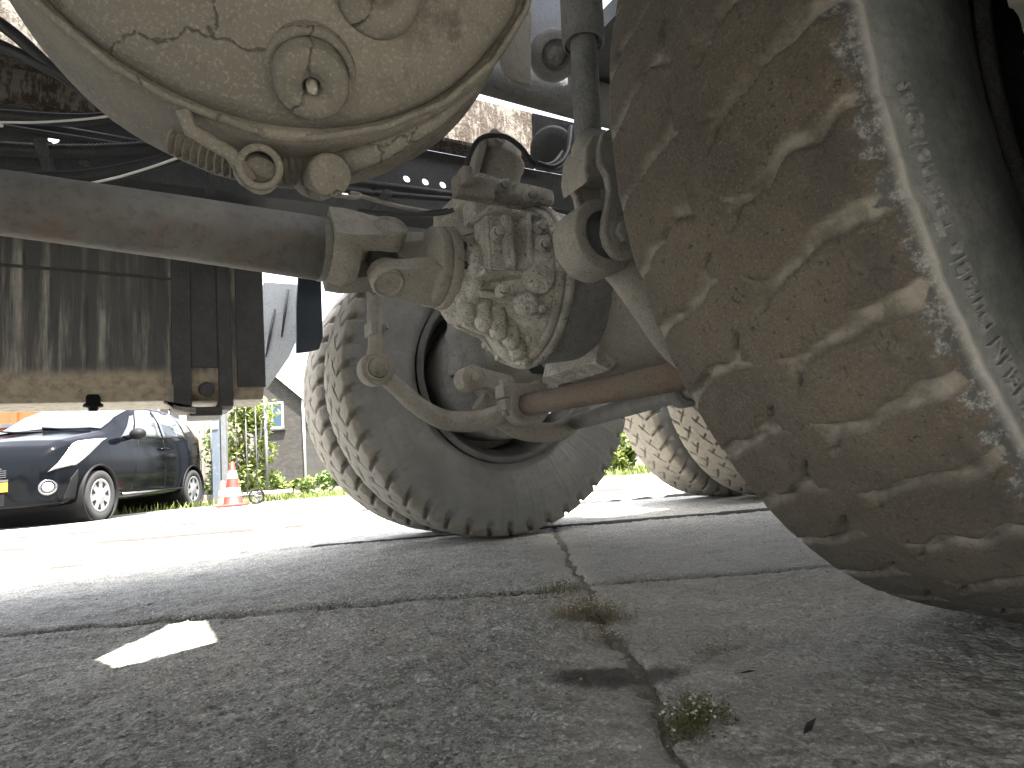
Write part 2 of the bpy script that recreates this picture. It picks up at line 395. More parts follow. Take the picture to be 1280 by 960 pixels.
def m_brick(name, a, b, mortar):
    q = NM(name); mp = q.n('ShaderNodeMapping'); q.l(q.co, mp.inputs[0]); mp.inputs['Rotation'].default_value = (PI/2, 0, 0)
    br = q.n('ShaderNodeTexBrick'); q.l(mp.outputs[0], br.inputs[0]); br.inputs['Scale'].default_value = 1
    br.inputs['Brick Width'].default_value = .22; br.inputs['Row Height'].default_value = .065; br.inputs['Mortar Size'].default_value = .008
    br.inputs['Color1'].default_value = (*a, 1); br.inputs['Color2'].default_value = (*b, 1); br.inputs['Mortar'].default_value = (*mortar, 1)
    c = q.mix(q.ramp(q.noise(1.4, 5, .6), .35, .65, 0, .5), br.outputs[0], tuple(x*.6 for x in a)); c = q.mix(q.ramp(q.noise(7, 5, .8), .45, .65, 0, .7), c, tuple(x*.35 for x in a))
    return q.done(c, .9, br.outputs[1], -.3, .01)
M['brick'] = m_brick('brown_brick', (.042,.036,.031), (.016,.0145,.013), (.034,.032,.03))
M['brick_far'] = m_brick('grey_brick', (.055,.051,.047), (.042,.039,.036), (.058,.055,.052))

# ------------------------------------------------------------------ ground
bm = bmesh.new()
bmesh.ops.create_grid(bm, x_segments=1, y_segments=1, size=600)
me = bpy.data.meshes.new('ground'); bm.to_mesh(me); bm.free(); me.materials.append(M['soil'])
gr = link(bpy.data.objects.new('ground', me)); gr.location = (0, 0, -.013); gr['kind'] = 'structure'

pave = bpy.data.objects.new('pavement', None); link(pave); pave['kind'] = 'structure'; pave.rotation_euler = (0,0,YAW); CEN['pavement'] = Vector()
def wstreet(u, v):      # world -> street axes
    c, s = math.cos(-YAW), math.sin(-YAW); return u*c - v*s, u*s + v*c
def blob(x, y, u, v, r, k=1):
    a, b = wstreet(u, v); return np.exp(-(((x-a)/(r*k))**2 + ((y-b)/r)**2)**1.5)
def slab(x0, x1, y0, y1, step, amp, gx, gy, tone):
    x0 += gx; x1 -= gx; wide = .017 if x1 < .2 and x1 > -3 else .0
    y0 += gy + (wide if abs(y0-1.235) < .01 else 0); y1 -= gy + (wide if abs(y1-1.235) < .01 else 0)
    nx = max(2, int((x1-x0)/step)+1); ny = max(2, int((y1-y0)/step)+1)
    X, Y = np.meshgrid(np.linspace(x0, x1, nx), np.linspace(y0, y1, ny))
    X0, Y0 = X.copy(), Y.copy()
    ed = np.minimum(np.minimum(X-x0, x1-X), np.minimum(Y-y0, y1-Y))
    tilt = (random.random()-.5)*.004
    Z = np.full_like(X, tilt*.4)
    if amp:
        k = np.exp(-ed/.03)
        X = X + (fbm(X0*9, Y0*9, 4, 3)-.5)*.030*k; Y = Y + (fbm(X0*9+50, Y0*9, 4, 5)-.5)*.030*k
        Z = Z + amp*((fbm(X0*95, Y0*95, 3, 1)-.5)*2.3 + (fbm(X0*34, Y0*34, 4, 9)-.5)*2.2) + (fbm(X0*6, Y0*6, 3, 2)-.5)*.010
        Z = Z - np.exp(-ed/.010)*.007*(.3+fbm(X0*25, Y0*25, 3, 8))
    V = np.stack([X, Y, Z], -1).reshape(-1, 3)
    idx = np.arange(nx*ny).reshape(ny, nx)
    F = np.stack([idx[:-1,:-1], idx[:-1,1:], idx[1:,1:], idx[1:,:-1]], -1).reshape(-1, 4)
    # skirts give the slab its thickness
    ring = np.concatenate([idx[0,:], idx[1:,-1], idx[-1,-2::-1], idx[-2:0:-1,0]])
    low = V[ring].copy(); low[:,2] = -.05; n0 = len(V); V = np.concatenate([V, low])
    rr = np.arange(len(ring)); nx_ = (rr+1) % len(ring)
    F = np.concatenate([F, np.stack([ring[rr], n0+rr, n0+nx_, ring[nx_]], -1)])
    x, y = V[:,0], V[:,1]
    wob = (fbm(x*7, y*7, 4, 12)-.5)
    right = sstep(.02, .22, x+wob*.25)
    mud = right*sstep(2.6, 1.2, y+wob*.6)*.45 + .8*np.exp(-(((x-.42)/.34)**2+((y-1.02+wob*.2)/.17)**2)**2)
    mud = np.maximum(mud, .7*np.exp(-((x-.1)/.07)**2)*(y < 2.2))
    st = np.abs(x-.115+(y-.8)*.05)
    e0, e1 = wstreet(.428, .579)
    oil = np.clip(1.6*np.exp(-(((x-e0+wob*.05)/.075)**2+((y-e1+wob*.06)/.028)**2)**2.0), 0, 1)
    pale = np.zeros_like(x)
    for (u, v, r_) in ((.62,.72,.035),(.70,.76,.04),(.40,.40,.03),(.52,.50,.03),(.70,.62,.03),(.8,.7,.05)):
        pale += blob(x, y, u, v, r_, 1.8)*.8*sstep(.45, .6, fbm(x*30, y*30, 3, 4))
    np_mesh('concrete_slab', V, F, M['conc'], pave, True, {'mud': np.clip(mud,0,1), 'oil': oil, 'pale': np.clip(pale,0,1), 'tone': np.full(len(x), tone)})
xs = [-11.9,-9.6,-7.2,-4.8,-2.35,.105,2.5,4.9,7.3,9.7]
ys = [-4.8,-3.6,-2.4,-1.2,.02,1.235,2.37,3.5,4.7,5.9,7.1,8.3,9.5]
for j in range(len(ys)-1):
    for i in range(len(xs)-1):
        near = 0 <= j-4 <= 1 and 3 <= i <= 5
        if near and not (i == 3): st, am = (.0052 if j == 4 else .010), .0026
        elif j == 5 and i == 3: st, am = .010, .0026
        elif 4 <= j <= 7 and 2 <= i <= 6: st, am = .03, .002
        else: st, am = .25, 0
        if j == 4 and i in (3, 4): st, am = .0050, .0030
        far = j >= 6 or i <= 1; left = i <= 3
        slab(xs[i], xs[i+1], ys[j], ys[j+1], st, am, .018 if far else .0035, .026 if far else (.014 if left else .005), .72 if (left and j <= 4) else (1.30 if left else 1.65))  # tone puts the fall of light into slab colour, lighter on the right

# dirt and moss filling the joints
def joint_strip(name, p0, p1, w, top, amp, gaps, mat, seed, n):
    p0, p1 = np.array(p0), np.array(p1); L = np.hypot(*(p1-p0)); d = (p1-p0)/L; nrm = np.array([-d[1], d[0]]); m_ = 11
    T, Wd = np.meshgrid(np.linspace(0, 1, n), np.linspace(-1, 1, m_), indexing='ij')
    wob = (fbm(T*L*9, T*0+seed, 3, seed)-.5)*.02
    ww = w*(.55+.9*fbm(T*L*13, T*0+3.3, 3, seed+1))
    X = p0[0]+d[0]*T*L+nrm[0]*(Wd*ww+wob); Y = p0[1]+d[1]*T*L+nrm[1]*(Wd*ww+wob)
    on = sstep(gaps, gaps+.12, fbm(T*L*3.1, T*0+7.7, 4, seed+2))
    Z = -.011 + on*(top+.011)*(1-Wd**2) + amp*(fbm(T*L*110, Wd*3, 4, seed+5)-.5)*(1-Wd**2)
    idx = np.arange(n*m_).reshape(n, m_); F = np.stack([idx[:-1,:-1], idx[1:,:-1], idx[1:,1:], idx[:-1,1:]], -1).reshape(-1, 4)
    V = np.stack([X, Y, Z], -1).reshape(-1, 3); o = np_mesh(name, V, F, mat, pave, True, kind='structure')
joint_strip('joint_dirt', (.105,-.2), (.105,2.36), .026, -.0035, .009, .18, M['joint'], 3, 900)
for k, (yy, tp, gp) in enumerate(((2.37,.006,.40),(3.5,.014,.42),(4.7,.016,.45),(5.9,.014,.5))):
    joint_strip('joint_moss', (-9, yy), (5.5, yy), .035, tp, .004, gp, M['soil'], 20+k, 900)

# loose grit lying on the slabs
def pebbles():
    mb = MB()
    for i in range(1100):
        y = random.uniform(.35, 2.6); x = random.uniform(-.8, .8)*(y+.25); p = wp(x, y)
        r = random.choice((.0007,.0009,.0012,.0012,.002)) * (1+y*.25)
        n = 6; mb.ball((p.x, p.y, r*.3), r, (1, random.uniform(.6,1.2), .6), 6, 4)
    mb.build('grit', grime('grit_stone', (.30,.28,.25), (.42,.4,.36), (.15,.14,.13), sc=40), None, kind='stuff')
pebbles()

# verge beyond the slabs
def sheet(name, pts, z, mat, thick=.0):
    mb = MB(); vs = [wp(x, y, z) for x, y in pts]; mb.add(vs, [tuple(range(len(vs)))], False)
    o = mb.build(name, mat); o['kind'] = 'structure'; return o
vergepts = [(-30,4.2),(-7.9,5.0),(-5.95,7.36),(-4.75,8.95),(-4.0,9.15),(-2.38,8.75),(1.2,7.5),(3.2,7.0),(25,5.5),(40,60),(-50,60)]
sheet('verge', vergepts, .006, M['grass_soil'])
mb = MB()
for a, b in zip(vergepts[1:8], vergepts[2:9]):
    p, q = wp(*a), wp(*b); d = (q-p).normalized(); nrm = Vector((-d.y, d.x, 0))
    mb.add([p-nrm*.0, q-nrm*.0, q+nrm*.07, p+nrm*.07, p+Vector((0,0,.022)), q+Vector((0,0,.022)), q+nrm*.07+Vector((0,0,.022)), p+nrm*.07+Vector((0,0,.022))],
           [(4,5,6,7),(0,1,5,4),(2,3,7,6),(1,2,6,5),(3,0,4,7)], False)
o = mb.build('kerb_edging', M['kerb']); o['kind'] = 'structure'

# ------------------------------------------------------------------ the truck
TR = thing('truck', 'dusty heavy truck on twin rear wheels, seen from between its wheels', 'truck', (1.0, 1.18, 0), 0, own=True)
AX, AZ = 1.0, .55

# tyres ------------------------------------------------------------
def tyre_mesh(name, w, R, cx, cy, nth, prof_n, depth, parent, mat, label=None):
    h = w/2
    half = [(-.74*h,.305),(-.90*h,.345),(-1.0*h,.42),(-.985*h,.475),(-.95*h,.508),(-.90*h,.53),(-.80*h,.5435),(-.55*h,.548),(-.25*h,.5495),(0,.55)]
    P = np.array(half + [(-a, b) for a, b in half[-2::-1]]); P[:,1] *= R/.55
    seg = np.r_[0, np.cumsum(np.hypot(*np.diff(P, axis=0).T))]
    # denser on the tread
    wt = np.interp(seg, seg, np.where(P[:,1] > .515*R/.55, 3.2, 1.0)); tt = np.linspace(0, seg[-1], 2000); cw = np.cumsum(np.interp(tt, seg, wt)); t = np.interp(np.linspace(cw[0], cw[-1], prof_n), cw, tt); y = np.interp(t, seg, P[:,0]); r = np.interp(t, seg, P[:,1])
    k = np.ones(5)/5
    yp = np.convolve(np.pad(y, 2, 'edge'), k, 'valid'); rp = np.convolve(np.pad(r, 2, 'edge'), k, 'valid')
    dy, dr = np.gradient(yp), np.gradient(rp); L = np.hypot(dy, dr); ny_, nr_ = -dr/L, dy/L
    th = np.linspace(0, 2*PI, nth, endpoint=False)
    TH, Yg = np.meshgrid(th, yp, indexing='ij'); Rg = np.broadcast_to(rp, TH.shape)
    D, attrs = depth(TH, Yg, Rg, h)
    Y = Yg - D*ny_[None,:]; RR = Rg - D*nr_[None,:]
    X = cx - RR*np.cos(TH); Z = R + RR*np.sin(TH)
    Z = np.maximum(Z, .0015 + .002*np.abs(np.sin(TH*9)))           # the contact patch flattens on the ground
    V = np.stack([X, cy+Y, Z], -1).reshape(-1, 3)
    idx = np.arange(nth*prof_n).reshape(nth, prof_n); i2 = np.roll(idx, -1, 0)
    F = np.stack([idx[:,:-1], i2[:,:-1], i2[:,1:], idx[:,1:]], -1).reshape(-1, 4)
    return np_mesh(name, V, F, mat, parent, True, {a: b.ravel() for a, b in attrs.items()}, label)
def near_depth(TH, Y, Rr, h):
    pit = 2*PI/47; D = np.zeros_like(TH)
    thd = TH + (vnoise(TH*47/(2*PI)*2, Y*40, 5)-.5)*.030
    s = Y + (vnoise(TH*70, Y*60, 8)-.5)*.006
    # left row: rises towards the middle; right row: rises towards the edge
    cl = math.radians(.7) + (np.minimum(.128, s)-.124)*-math.radians(50)
    q = (thd-cl)/pit; q = (q-np.round(q))*pit*.55
    hw = .0034 + .0032*vnoise(TH*60, Y*20, 11)
    hw = np.where(s < .045, hw*1.5, hw)
    gl = sstep(hw+.0026, hw-.0014, np.abs(q))*sstep(.026, .036, s)
    t = np.clip((-.014-s)/.12, 0, 1)
    cr = math.radians(-5.3) + math.radians(4.3)*t**.8
    q2 = (thd-cr)/pit; q2 = (q2-np.round(q2))*pit*.55
    hw2 = .0034 + .0028*t**2 + .0028*vnoise(TH*60, Y*20, 12)
    hw2 = np.where(s > -.026, hw2*1.45, hw2)
    gr_ = sstep(hw2+.0026, hw2-.0014, np.abs(q2))*sstep(-.008, -.018, s)
    g = np.maximum(gl, gr_)
    # forked inner ends
    for ss, e0, qq in ((s, .050, q), (-s, .032, q2)):
        br = (e0-ss)                                  # grows towards the middle
        f = sstep(.0042, .0015, np.abs(np.abs(qq)-br*.55))*sstep(.0, .004, br)*sstep(.030, .022, br)
        g = np.maximum(g, f*.8)
    fill = .45+.55*fbm(TH*40, Y*30, 3, 21)
    D = g*.0115*fill*sstep(.50, .53, Rr)*(1-.78*sstep(.095, .128, np.abs(Y)))
    # shallow shoulder rounding of each block and lumpy mud
    lump = (fbm(TH*24, Y*45, 4, 3)-.5)*.0016 + (fbm(TH*160, Y*260, 3, 33)-.5)*.0011
    wob = (fbm(TH*60, Y*50, 4, 41)-.5)*.030
    wall = np.maximum(sstep(-.116, -.136, Y+wob), sstep(.118, .14, Y+wob))
    wall = np.clip(np.maximum(wall, sstep(.528, .515, Rr+wob*.4)), 0, 1)
    rib = np.exp(-((Rr-.522)/.0045)**2)*(np.abs(Y) > h*.9)
    D = D - lump - rib*.0035
    return D, {'groove': g*sstep(.505, .525, Rr), 'wall': wall, 'right': sstep(-.055, -.115, Y)*(1-.8*g), 'band': sstep(.519, .526, Rr), 'rib': rib}
def dual_depth(TH, Y, Rr, h):
    n = 44; pit = 2*PI/n; g = np.zeros_like(TH)
    for sgn, ph in ((-1, 0), (1, .5)):
        s = Y*sgn
        c = (ph*pit) + (s-.08)*.9
        q = (TH-c)/pit; q = (q-np.round(q))*pit*.55
        hw = .0045 + .0085*sstep(.10, .14, s)
        gg = sstep(hw+.003, hw-.002, np.abs(q))*sstep(.066, .074, s)
        g = np.maximum(g, gg)
        # small cross cuts beside the middle
        c2 = ((ph+.45)*pit) - (s-.03)*2.2
        q = (TH-c2)/pit; q = (q-np.round(q))*pit*.55
        g = np.maximum(g, .8*sstep(.0055, .002, np.abs(q))*sstep(.012,.018,s)*sstep(.062,.054,s))
        c3 = ((ph+.5)*pit) + (s-.035)*1.4
        q = (TH-c3)/pit; q = (q-np.round(q))*pit*.55
        g = np.maximum(g, .8*sstep(.005, .002, np.abs(q))*sstep(.02,.026,s)*sstep(.055,.049,s))
    zig = .035 + .008*np.sin(TH*n)
    rough = (fbm(TH*30, Y*40, 3, 2)-.5)*.003
    sh = sstep(.495, .512, Rr)
    D = g*.013*sh - rough
    rib = np.exp(-((Rr-.405)/.003)**2) + np.exp(-((Rr-.335)/.004)**2) + .8*np.exp(-((Rr-.455)/.003)**2) + .6*np.exp(-((Rr-.372)/.0025)**2)
    D = D - rib*.0035*(np.abs(Y) > h*.7)
    wall = 1-sstep(.518, .53, Rr)
    return D, {'groove': g*sh, 'wall': wall}
tyre_near = tyre_mesh('tyre', .293, .55, .961, .365, 1250, 200, near_depth, TR, M['tread'], 'mud-caked tyre with slanted tread grooves nearest the camera')
tyre_far = tyre_mesh('tyre', .280, .55, 1.036, 1.99, 660, 150, dual_depth, TR, M['dual'])
shift(tyre_far, (0, .339, 0)); shift(tyre_far, (1.455, -.015, 0)); shift(tyre_far, (1.455, .324, 0))
shift(tyre_far, (-.075, -1.625-.345, 0)); shift(tyre_far, (1.40, -1.625, 0)); shift(tyre_far, (1.40, -1.97, 0))

# raised writing on the near sidewall
def lettering():
    cu = bpy.data.curves.new('lettering', 'FONT'); cu.body = 'MICHELIN Durable Technologies'; cu.size = .0205; cu.extrude = .0020; cu.space_character = 1.08
    cu.resolution_u = 3
    to = bpy.data.objects.new('lettering_text', cu); link(to)
    dg = bpy.context.evaluated_depsgraph_get(); me0 = bpy.data.meshes.new_from_object(to.evaluated_get(dg))
    co = np.empty(len(me0.vertices)*3, np.float32); me0.vertices.foreach_get('co', co); co = co.reshape(-1, 3)
    fs = [tuple(p.vertices) for p in me0.polygons]
    bpy.data.objects.remove(to); bpy.data.curves.remove(cu); bpy.data.meshes.remove(me0)
    L = co[:,0].max(); r0 = .496; th0, th1 = math.radians(-41.5), math.radians(-8.5)
    th = th0 + co[:,0]/L*(th1-th0); r = r0 + co[:,1]
    y = .365 - .1465*np.interp(r, [.42,.475,.508,.53], [1.0,.985,.95,.90]) - .0012 - co[:,2]
    mb = MB(); mb.add(np.stack([.961-r*np.cos(th), y, .55+r*np.sin(th)], -1).tolist(), fs, False)
    mb.build('lettering', M['letter'], tyre_near)
lettering()

# rims, drums and hubs ------------------------------------------------
def wheel(cx, cy, sgn):
    o = (cx, cy, AZ); ax = (0, sgn, 0)
    mb = MB(); mb.lathe([(-.118,.308),(-.126,.300),(-.124,.288),(-.09,.282),(-.06,.262),(.06,.252),(.085,.262),(.124,.288),(.126,.300),(.118,.308),(.11,.29),(.08,.275),(.055,.262),(-.055,.272),(-.09,.292)], o, ax, 64)
    rim = mb.build('rim', M['rim'], TR)
    mb = MB(); mb.lathe([(.085,.262),(.07,.2),(.10,.14),(.10,0)], o, ax, 40); mb.build('rim_disc', M['rim'], rim)
    return rim
w1 = wheel(1.036, 1.99, 1)
w2 = wheel(1.036, 2.329, -1); wheel(.961, .365, -1); wheel(.961, .02, 1)
for d in ((1.455, -.015, 0),): shift(w1, d); shift(w2, d)
def drum(cx, cy, sgn):
    mb = MB(); o = (cx, cy, AZ)
    mb.lathe([(-.10,.0),(-.10,.16),(-.085,.20),(-.075,.222),(-.06,.228),(.085,.224),(.09,.1)], o, (0,sgn,0), 48)
    mb.build('brake_drum', M['dust_blue'], TR, bevel=.002)
    mb = MB(); mb.lathe([(-.125,.0),(-.125,.15),(-.118,.155),(-.10,.155),(-.10,0)], o, (0,sgn,0), 32)
    for k in range(8):
        a = 2*PI*k/8; mb.hexbolt((cx+.13*math.cos(a), cy-sgn*.125, AZ+.13*math.sin(a)), (0,-sgn,0), .011, .012)
    mb.build('backing_plate', M['dust'], TR)
drum(1.036, 1.94, 1); drum(.961, .42, -1); drum(2.49, 1.93, 1)

# axle beams ------------------------------------------------------
for cx in (1.0, 2.47):
    mb = MB(); mb.tube([(cx,.45,AZ),(cx,.75,AZ),(cx,.88,AZ+.005),(cx,1.0,AZ+.02),(cx,1.18,AZ+.03),(cx,1.36,AZ+.02),(cx,1.48,AZ+.005),(cx,1.6,AZ),(cx,1.9,AZ)],
                   [.07,.07,.085,.15,.19,.15,.085,.07,.07], 24)
    mb.build('axle_housing', M['dust'], TR, rough=.006, sub=1)

# propeller shaft --------------------------------------------------
PV, PZ = 1.18, .664
mb = MB()
mb.tube([(-2.6,PV,.72),(-.6,PV,.702),(-.2,PV,.692),(.05,PV,.680),(.15,PV,.674),(.285,PV,.666)], [.048,.048,.050,.055,.057,.060], 40)
ps = mb.build('propeller_shaft', M['prop'], TR)
mb = MB(); mb.lathe([(-.004,.0595),(.0,.0615),(.010,.0615),(.014,.0595)], (.280,PV,.6665), (1,0,-.03), 32); mb.build('weld_seam', M['prop'], ps)
# fork: sleeve widening into two ears; joint cross at 45 degrees
jx, jz = .402, .655
def ear_outline(l):      # along x then half height
    return [(0,-.044),(.25*l,-.047),(.45*l,-.043),(.62*l,-.037),(l-.022,-.033),(l-.0,-.033),(l+.018,-.027),(l+.029,-.015),(l+.033,0),(l+.029,.015),(l+.018,.027),(l,.033),(l-.022,.033),(.62*l,.037),(.45*l,.043),(.25*l,.047),(0,.044)]
def yoke(x0, dirx, angs, length, mat, name, parent):
    mb = MB()
    ax = Vector((dirx,0,-.02*dirx)).normalized()
    if dirx > 0: mb.tube([Vector((x0-.012,PV,.666)), Vector((x0+.01,PV,.665)), Vector((x0+.03,PV,.664)), Vector((x0+.052,PV,.663))], [.059,.063,.067,.060], 28)
    for a in angs:
        d = Vector((0, math.cos(a), math.sin(a))); t = ax.cross(d)
        mb.prism(ear_outline(length), .030, .067, (Vector((x0, PV, .667 if dirx > 0 else .645)), ax, t, d))
        c = Vector((x0, PV, .667 if dirx > 0 else .645)) + ax*length
        mb.lathe([(.03,.032),(.069,.032),(.073,.029),(.073,.026),(.069,.024),(.069,0)], c, d, 28)
    return mb.build(name, mat, parent, bevel=.008, rough=.002, sub=1)
yoke(.292, 1, (math.radians(143), math.radians(-37)), .112, M['dust'], 'fork_yoke', ps)
yoke(.515, -1, (math.radians(-130), math.radians(50)), .120, M['dust_light'], 'flange_yoke', ps)
mb = MB()
for a in (143, -130, -37, 50):
    d = Vector((0, math.cos(math.radians(a)), math.sin(math.radians(a)))); mb.tube([Vector((jx,PV,.655)), Vector((jx,PV,.655))+d*.07], .021, 16)
mb.ball((jx,PV,.655), .032); mb.build('joint_cross', M['black'], ps)
mb = MB(); fx = Vector((1,0,-.05))
mb.lathe([(-.028,0),(-.028,.050),(-.016,.072),(-.010,.083),(.010,.083),(.010,.079),(.013,.079),(.013,.086),(.034,.086),(.036,0)], (.508,PV,.650), fx, 48)
mb.build('companion_flange', M['dust_light'], ps, bevel=.0015, rough=.003, sub=1)
for k in range(10):
    a = 2*PI*k/10+.2; mb = MB(); mb.hexbolt((.540, PV+.071*math.cos(a), .648+.071*math.sin(a)), (1,0,0), .0095, .015); mb.build('bolt', M['black'], ps)

# differential carrier ----------------------------------------------
mb = MB(); dc = Vector((.70, PV, .622))
mb.lathe([(-.165,.0),(-.165,.070),(-.150,.074),(-.145,.092),(-.122,.094),(-.118,.078),(-.095,.082),(-.075,.100),(-.05,.128),(-.03,.150),(-.02,.158),(-.012,.164),(.0,.170),(.0,0)], dc, (1,0,-.03), 48)
diff = mb.build('differential', M['cast'], TR, rough=.006, rs=.03, sub=1)
mb = MB(); mb.lathe([(-.012,.11),(-.012,.172),(-.008,.176),(.006,.176),(.008,.171),(.009,.171),(.009,.181),(.026,.181),(.03,.174),(.03,.1)], dc+Vector((.01,0,0)), (1,0,-.03), 64)
mb.build('ring_flange', M['cast'], diff, rough=.0015, rs=.02, sub=1)
for k in range(14):
    a = 2*PI*k/14 + .15; p = dc + Vector((-.006, .158*math.cos(a), .158*math.sin(a)))
    mb = MB(); mb.lathe([(0,.0145),(-.012,.0135),(-.015,.010),(-.015,0)], p, (1,0,0), 14); mb.hexbolt(p+Vector((-.014,0,0)), (-1,0,0), .0095, .010); mb.build('bolt_boss', M['cast'], diff, rough=.0015, rs=.02, sub=1)
for a in (-150,-118,-92,-66,-40,-180,150,122,95,60):       # ribs from nose to flange
    a = math.radians(a); d = Vector((0, math.cos(a), math.sin(a))); t = Vector((1,0,0)).cross(d)
    mb = MB(); mb.prism([(-.135,.06),(-.135,.096),(-.11,.106),(-.07,.120),(-.035,.150),(-.012,.166),(.0,.166),(.0,.06)], -.007, .007, (dc, Vector((1,0,0)), d, t))
    mb.build('rib', M['cast'], diff, bevel=.003, rough=.005, rs=.03, sub=2)
mb = MB()                                                  # cast cover plates and pockets on the side facing the camera
mb.box((.578,1.062,.615),(.586,1.12,.735)); mb.box((.655,1.035,.605),(.668,1.12,.735)); mb.box((.570,1.035,.725),(.675,1.12,.735)); mb.box((.555,1.045,.60),(.67,1.12,.610)); mb.box((.585,1.06,.61),(.66,1.13,.735)); mb.box((.61,1.045,.615),(.628,1.12,.735))
mb.lathe([(0,.032),(.02,.030),(.026,.022),(.026,0)], (.668,1.035,.59), (-.3,-1,-.2), 20); mb.lathe([(0,.026),(.02,.024),(.026,.016),(.026,0)], (.645,1.05,.545), (-.3,-1,-.3), 18)
mb.box((.575,1.10,.735),(.69,1.16,.79))
mb.build('side_cover', M['cast'], diff, bevel=.004, rough=.007, rs=.03, sub=2)
for (x, y, z) in ((.575,1.06,.785),(.625,1.055,.79),(.685,1.05,.775),(.59,1.035,.68),(.69,1.03,.70),(.685,1.02,.66),(.60,1.05,.57),(.672,1.04,.53)):
    mb = MB(); mb.lathe([(0,.015),(.016,.014),(.020,.010)], (x,y+.01,z), (-.3,-1,-.1), 14); mb.hexbolt((x-.005,y-.010,z), (-.3,-1,-.1), .009, .010); mb.build('bolt', M['cast'], diff, rough=.0015, rs=.02)
mb = MB(); mb.box((.565,1.06,.775),(.745,1.30,.808), Matrix.Rotation(.06,3,'Y')); mb.build('top_flange', M['cast'], diff, bevel=.006, rough=.006, rs=.03, sub=2)
mb = MB()                                                  # drain bosses hanging under the casing
for (x,y,z,r_) in ((.555,1.13,.540,.02),(.585,1.12,.520,.019),(.612,1.11,.500,.019),(.640,1.11,.480,.018),(.665,1.13,.462,.019),(.695,1.15,.452,.017)):
    mb.lathe([(-.05,r_*1.1),(.0,r_),(.012,r_*.8),(.016,0)], (x,y,z), (-.15,-.25,-1), 12)
mb.build('lug', M['cast'], diff, bevel=.002, rough=.005, rs=.02, sub=1)
mb = MB(); mb.lathe([(0,.172),(.05,.170),(.09,.165),(.14,.16)], dc+Vector((.03,0,0)), (1,0,0), 40); mb.build('housing_neck', M['dust_blue'], diff)

# inclined actuator and its cables -------------------------------------
mb = MB(); rot = Matrix.Rotation(math.radians(18),3,'Y') @ Matrix.Rotation(math.radians(-10),3,'X')
p0 = Vector((.65,1.16,.80)); d = Vector((.30,.06,1)).normalized()
mb.lathe([(0,.045),(.012,.052),(.085,.052),(.095,.056),(.105,.056),(.112,.048),(.135,.044),(.14,.02),(.14,0)], p0, d, 28)
act = mb.build('actuator', M['dust_light'], TR, rough=.003)
mb = MB(); s_ = Vector((1,-.35,-.28)).normalized(); t_ = d.cross(s_).normalized()
mb.prism([(-.062,-.01),(-.050,-.01),(-.04,.115),(-.012,.118),(-.012,.135),(-.034,.135),(-.058,.12)], -.05, .02, (p0+Vector((-.015,-.03,0)), Vector((.98,0,-.2)), d, Vector((0,-1,0))))
mb.build('side_plate', M['dust_light'], act, bevel=.003)
mb = MB(); mb.lathe([(-.012,.010),(-.012,.019),(.012,.019),(.012,.010)], p0+d*.14+Vector((-.045,-.05,-.008)), (0.3,-1,.3), 18, close=True); mb.build('eye', M['dust_light'], act)
for pts in ([(.515,1.02,.775),(.522,1.0,.815),(.545,.99,.845),(.585,.98,.85),(.62,.98,.835),(.655,.99,.812),(.70,1.0,.822),(.735,1.02,.85),(.77,1.05,.885)],
            [(.655,.985,.812),(.69,.98,.806),(.72,.985,.825),(.748,1.0,.86),(.77,1.02,.90),(.80,1.05,.95)],
            [(.43,1.3,.80),(.50,1.25,.792),(.56,1.2,.785),(.60,1.1,.79)], [(.40,1.32,.815),(.50,1.27,.80),(.58,1.2,.793)]):
    mb = MB(); mb.tube(catmull(pts, 6), .0052, 8); mb.build('cable', M['hose'], TR)
mb = MB(); mb.box((.505,1.0,.755),(.525,1.03,.79)); mb.box((.50,1.02,.742),(.58,1.05,.782)); mb.build('cable_clip', M['dust'], TR, bevel=.004)

# anti-roll bar -----------------------------------------------------
mb = MB(); mb.tube([(.865,1.50,.388),(.855,1.2,.380),(.850,.93,.372),(.845,.72,.368)], .0285, 20); bar = mb.build('anti_roll_bar', M['rust'], TR, label='rusty red bar crossing under the axle')
def arm(v, pts, rs, bush, mat, r_out, wd):
    mb = MB(); mb.tube(catmull(pts, 6), [float(q) for q in np.interp(np.linspace(0,1,6*(len(pts)-1)+1), np.linspace(0,1,len(rs)), rs)], 18)
    a = mb.build('bar_arm', mat, bar, rough=.002)
    mb = MB(); mb.lathe([(-wd,r_out*.66),(-wd,r_out*.96),(-wd*.9,r_out),(wd*.9,r_out),(wd,r_out*.96),(wd,r_out*.66)], bush, (0,1,0), 40)
    mb.build('bush_ring', mat, bar, rough=.002)
    mb = MB(); mb.lathe([(-wd*.95,r_out*.70),(-wd*.95,r_out*.45),(-wd*1.15,r_out*.42),(-wd*1.15,0)], bush, (0,1,0), 32); mb.lathe([(wd*.9,r_out*.68),(wd*.9,0)], bush, (0,1,0), 24)
    mb.build('rubber_bush', M['black'], bar)
arm(.74, [(.85,.72,.369),(.80,.73,.36),(.74,.74,.40),(.682,.74,.47),(.645,.74,.512),(.605,.74,.545)], [.03,.033,.034,.034,.032,.03], (.585,.74,.556), M['dust'], .056, .030)
arm(1.55, [(.86,1.50,.386),(.80,1.53,.365),(.735,1.55,.358),(.665,1.55,.368),(.60,1.55,.405),(.545,1.55,.455),(.505,1.55,.49)], [.027,.028,.028,.026,.024,.022,.022], (.492,1.55,.50), M['dust'], .042, .022)
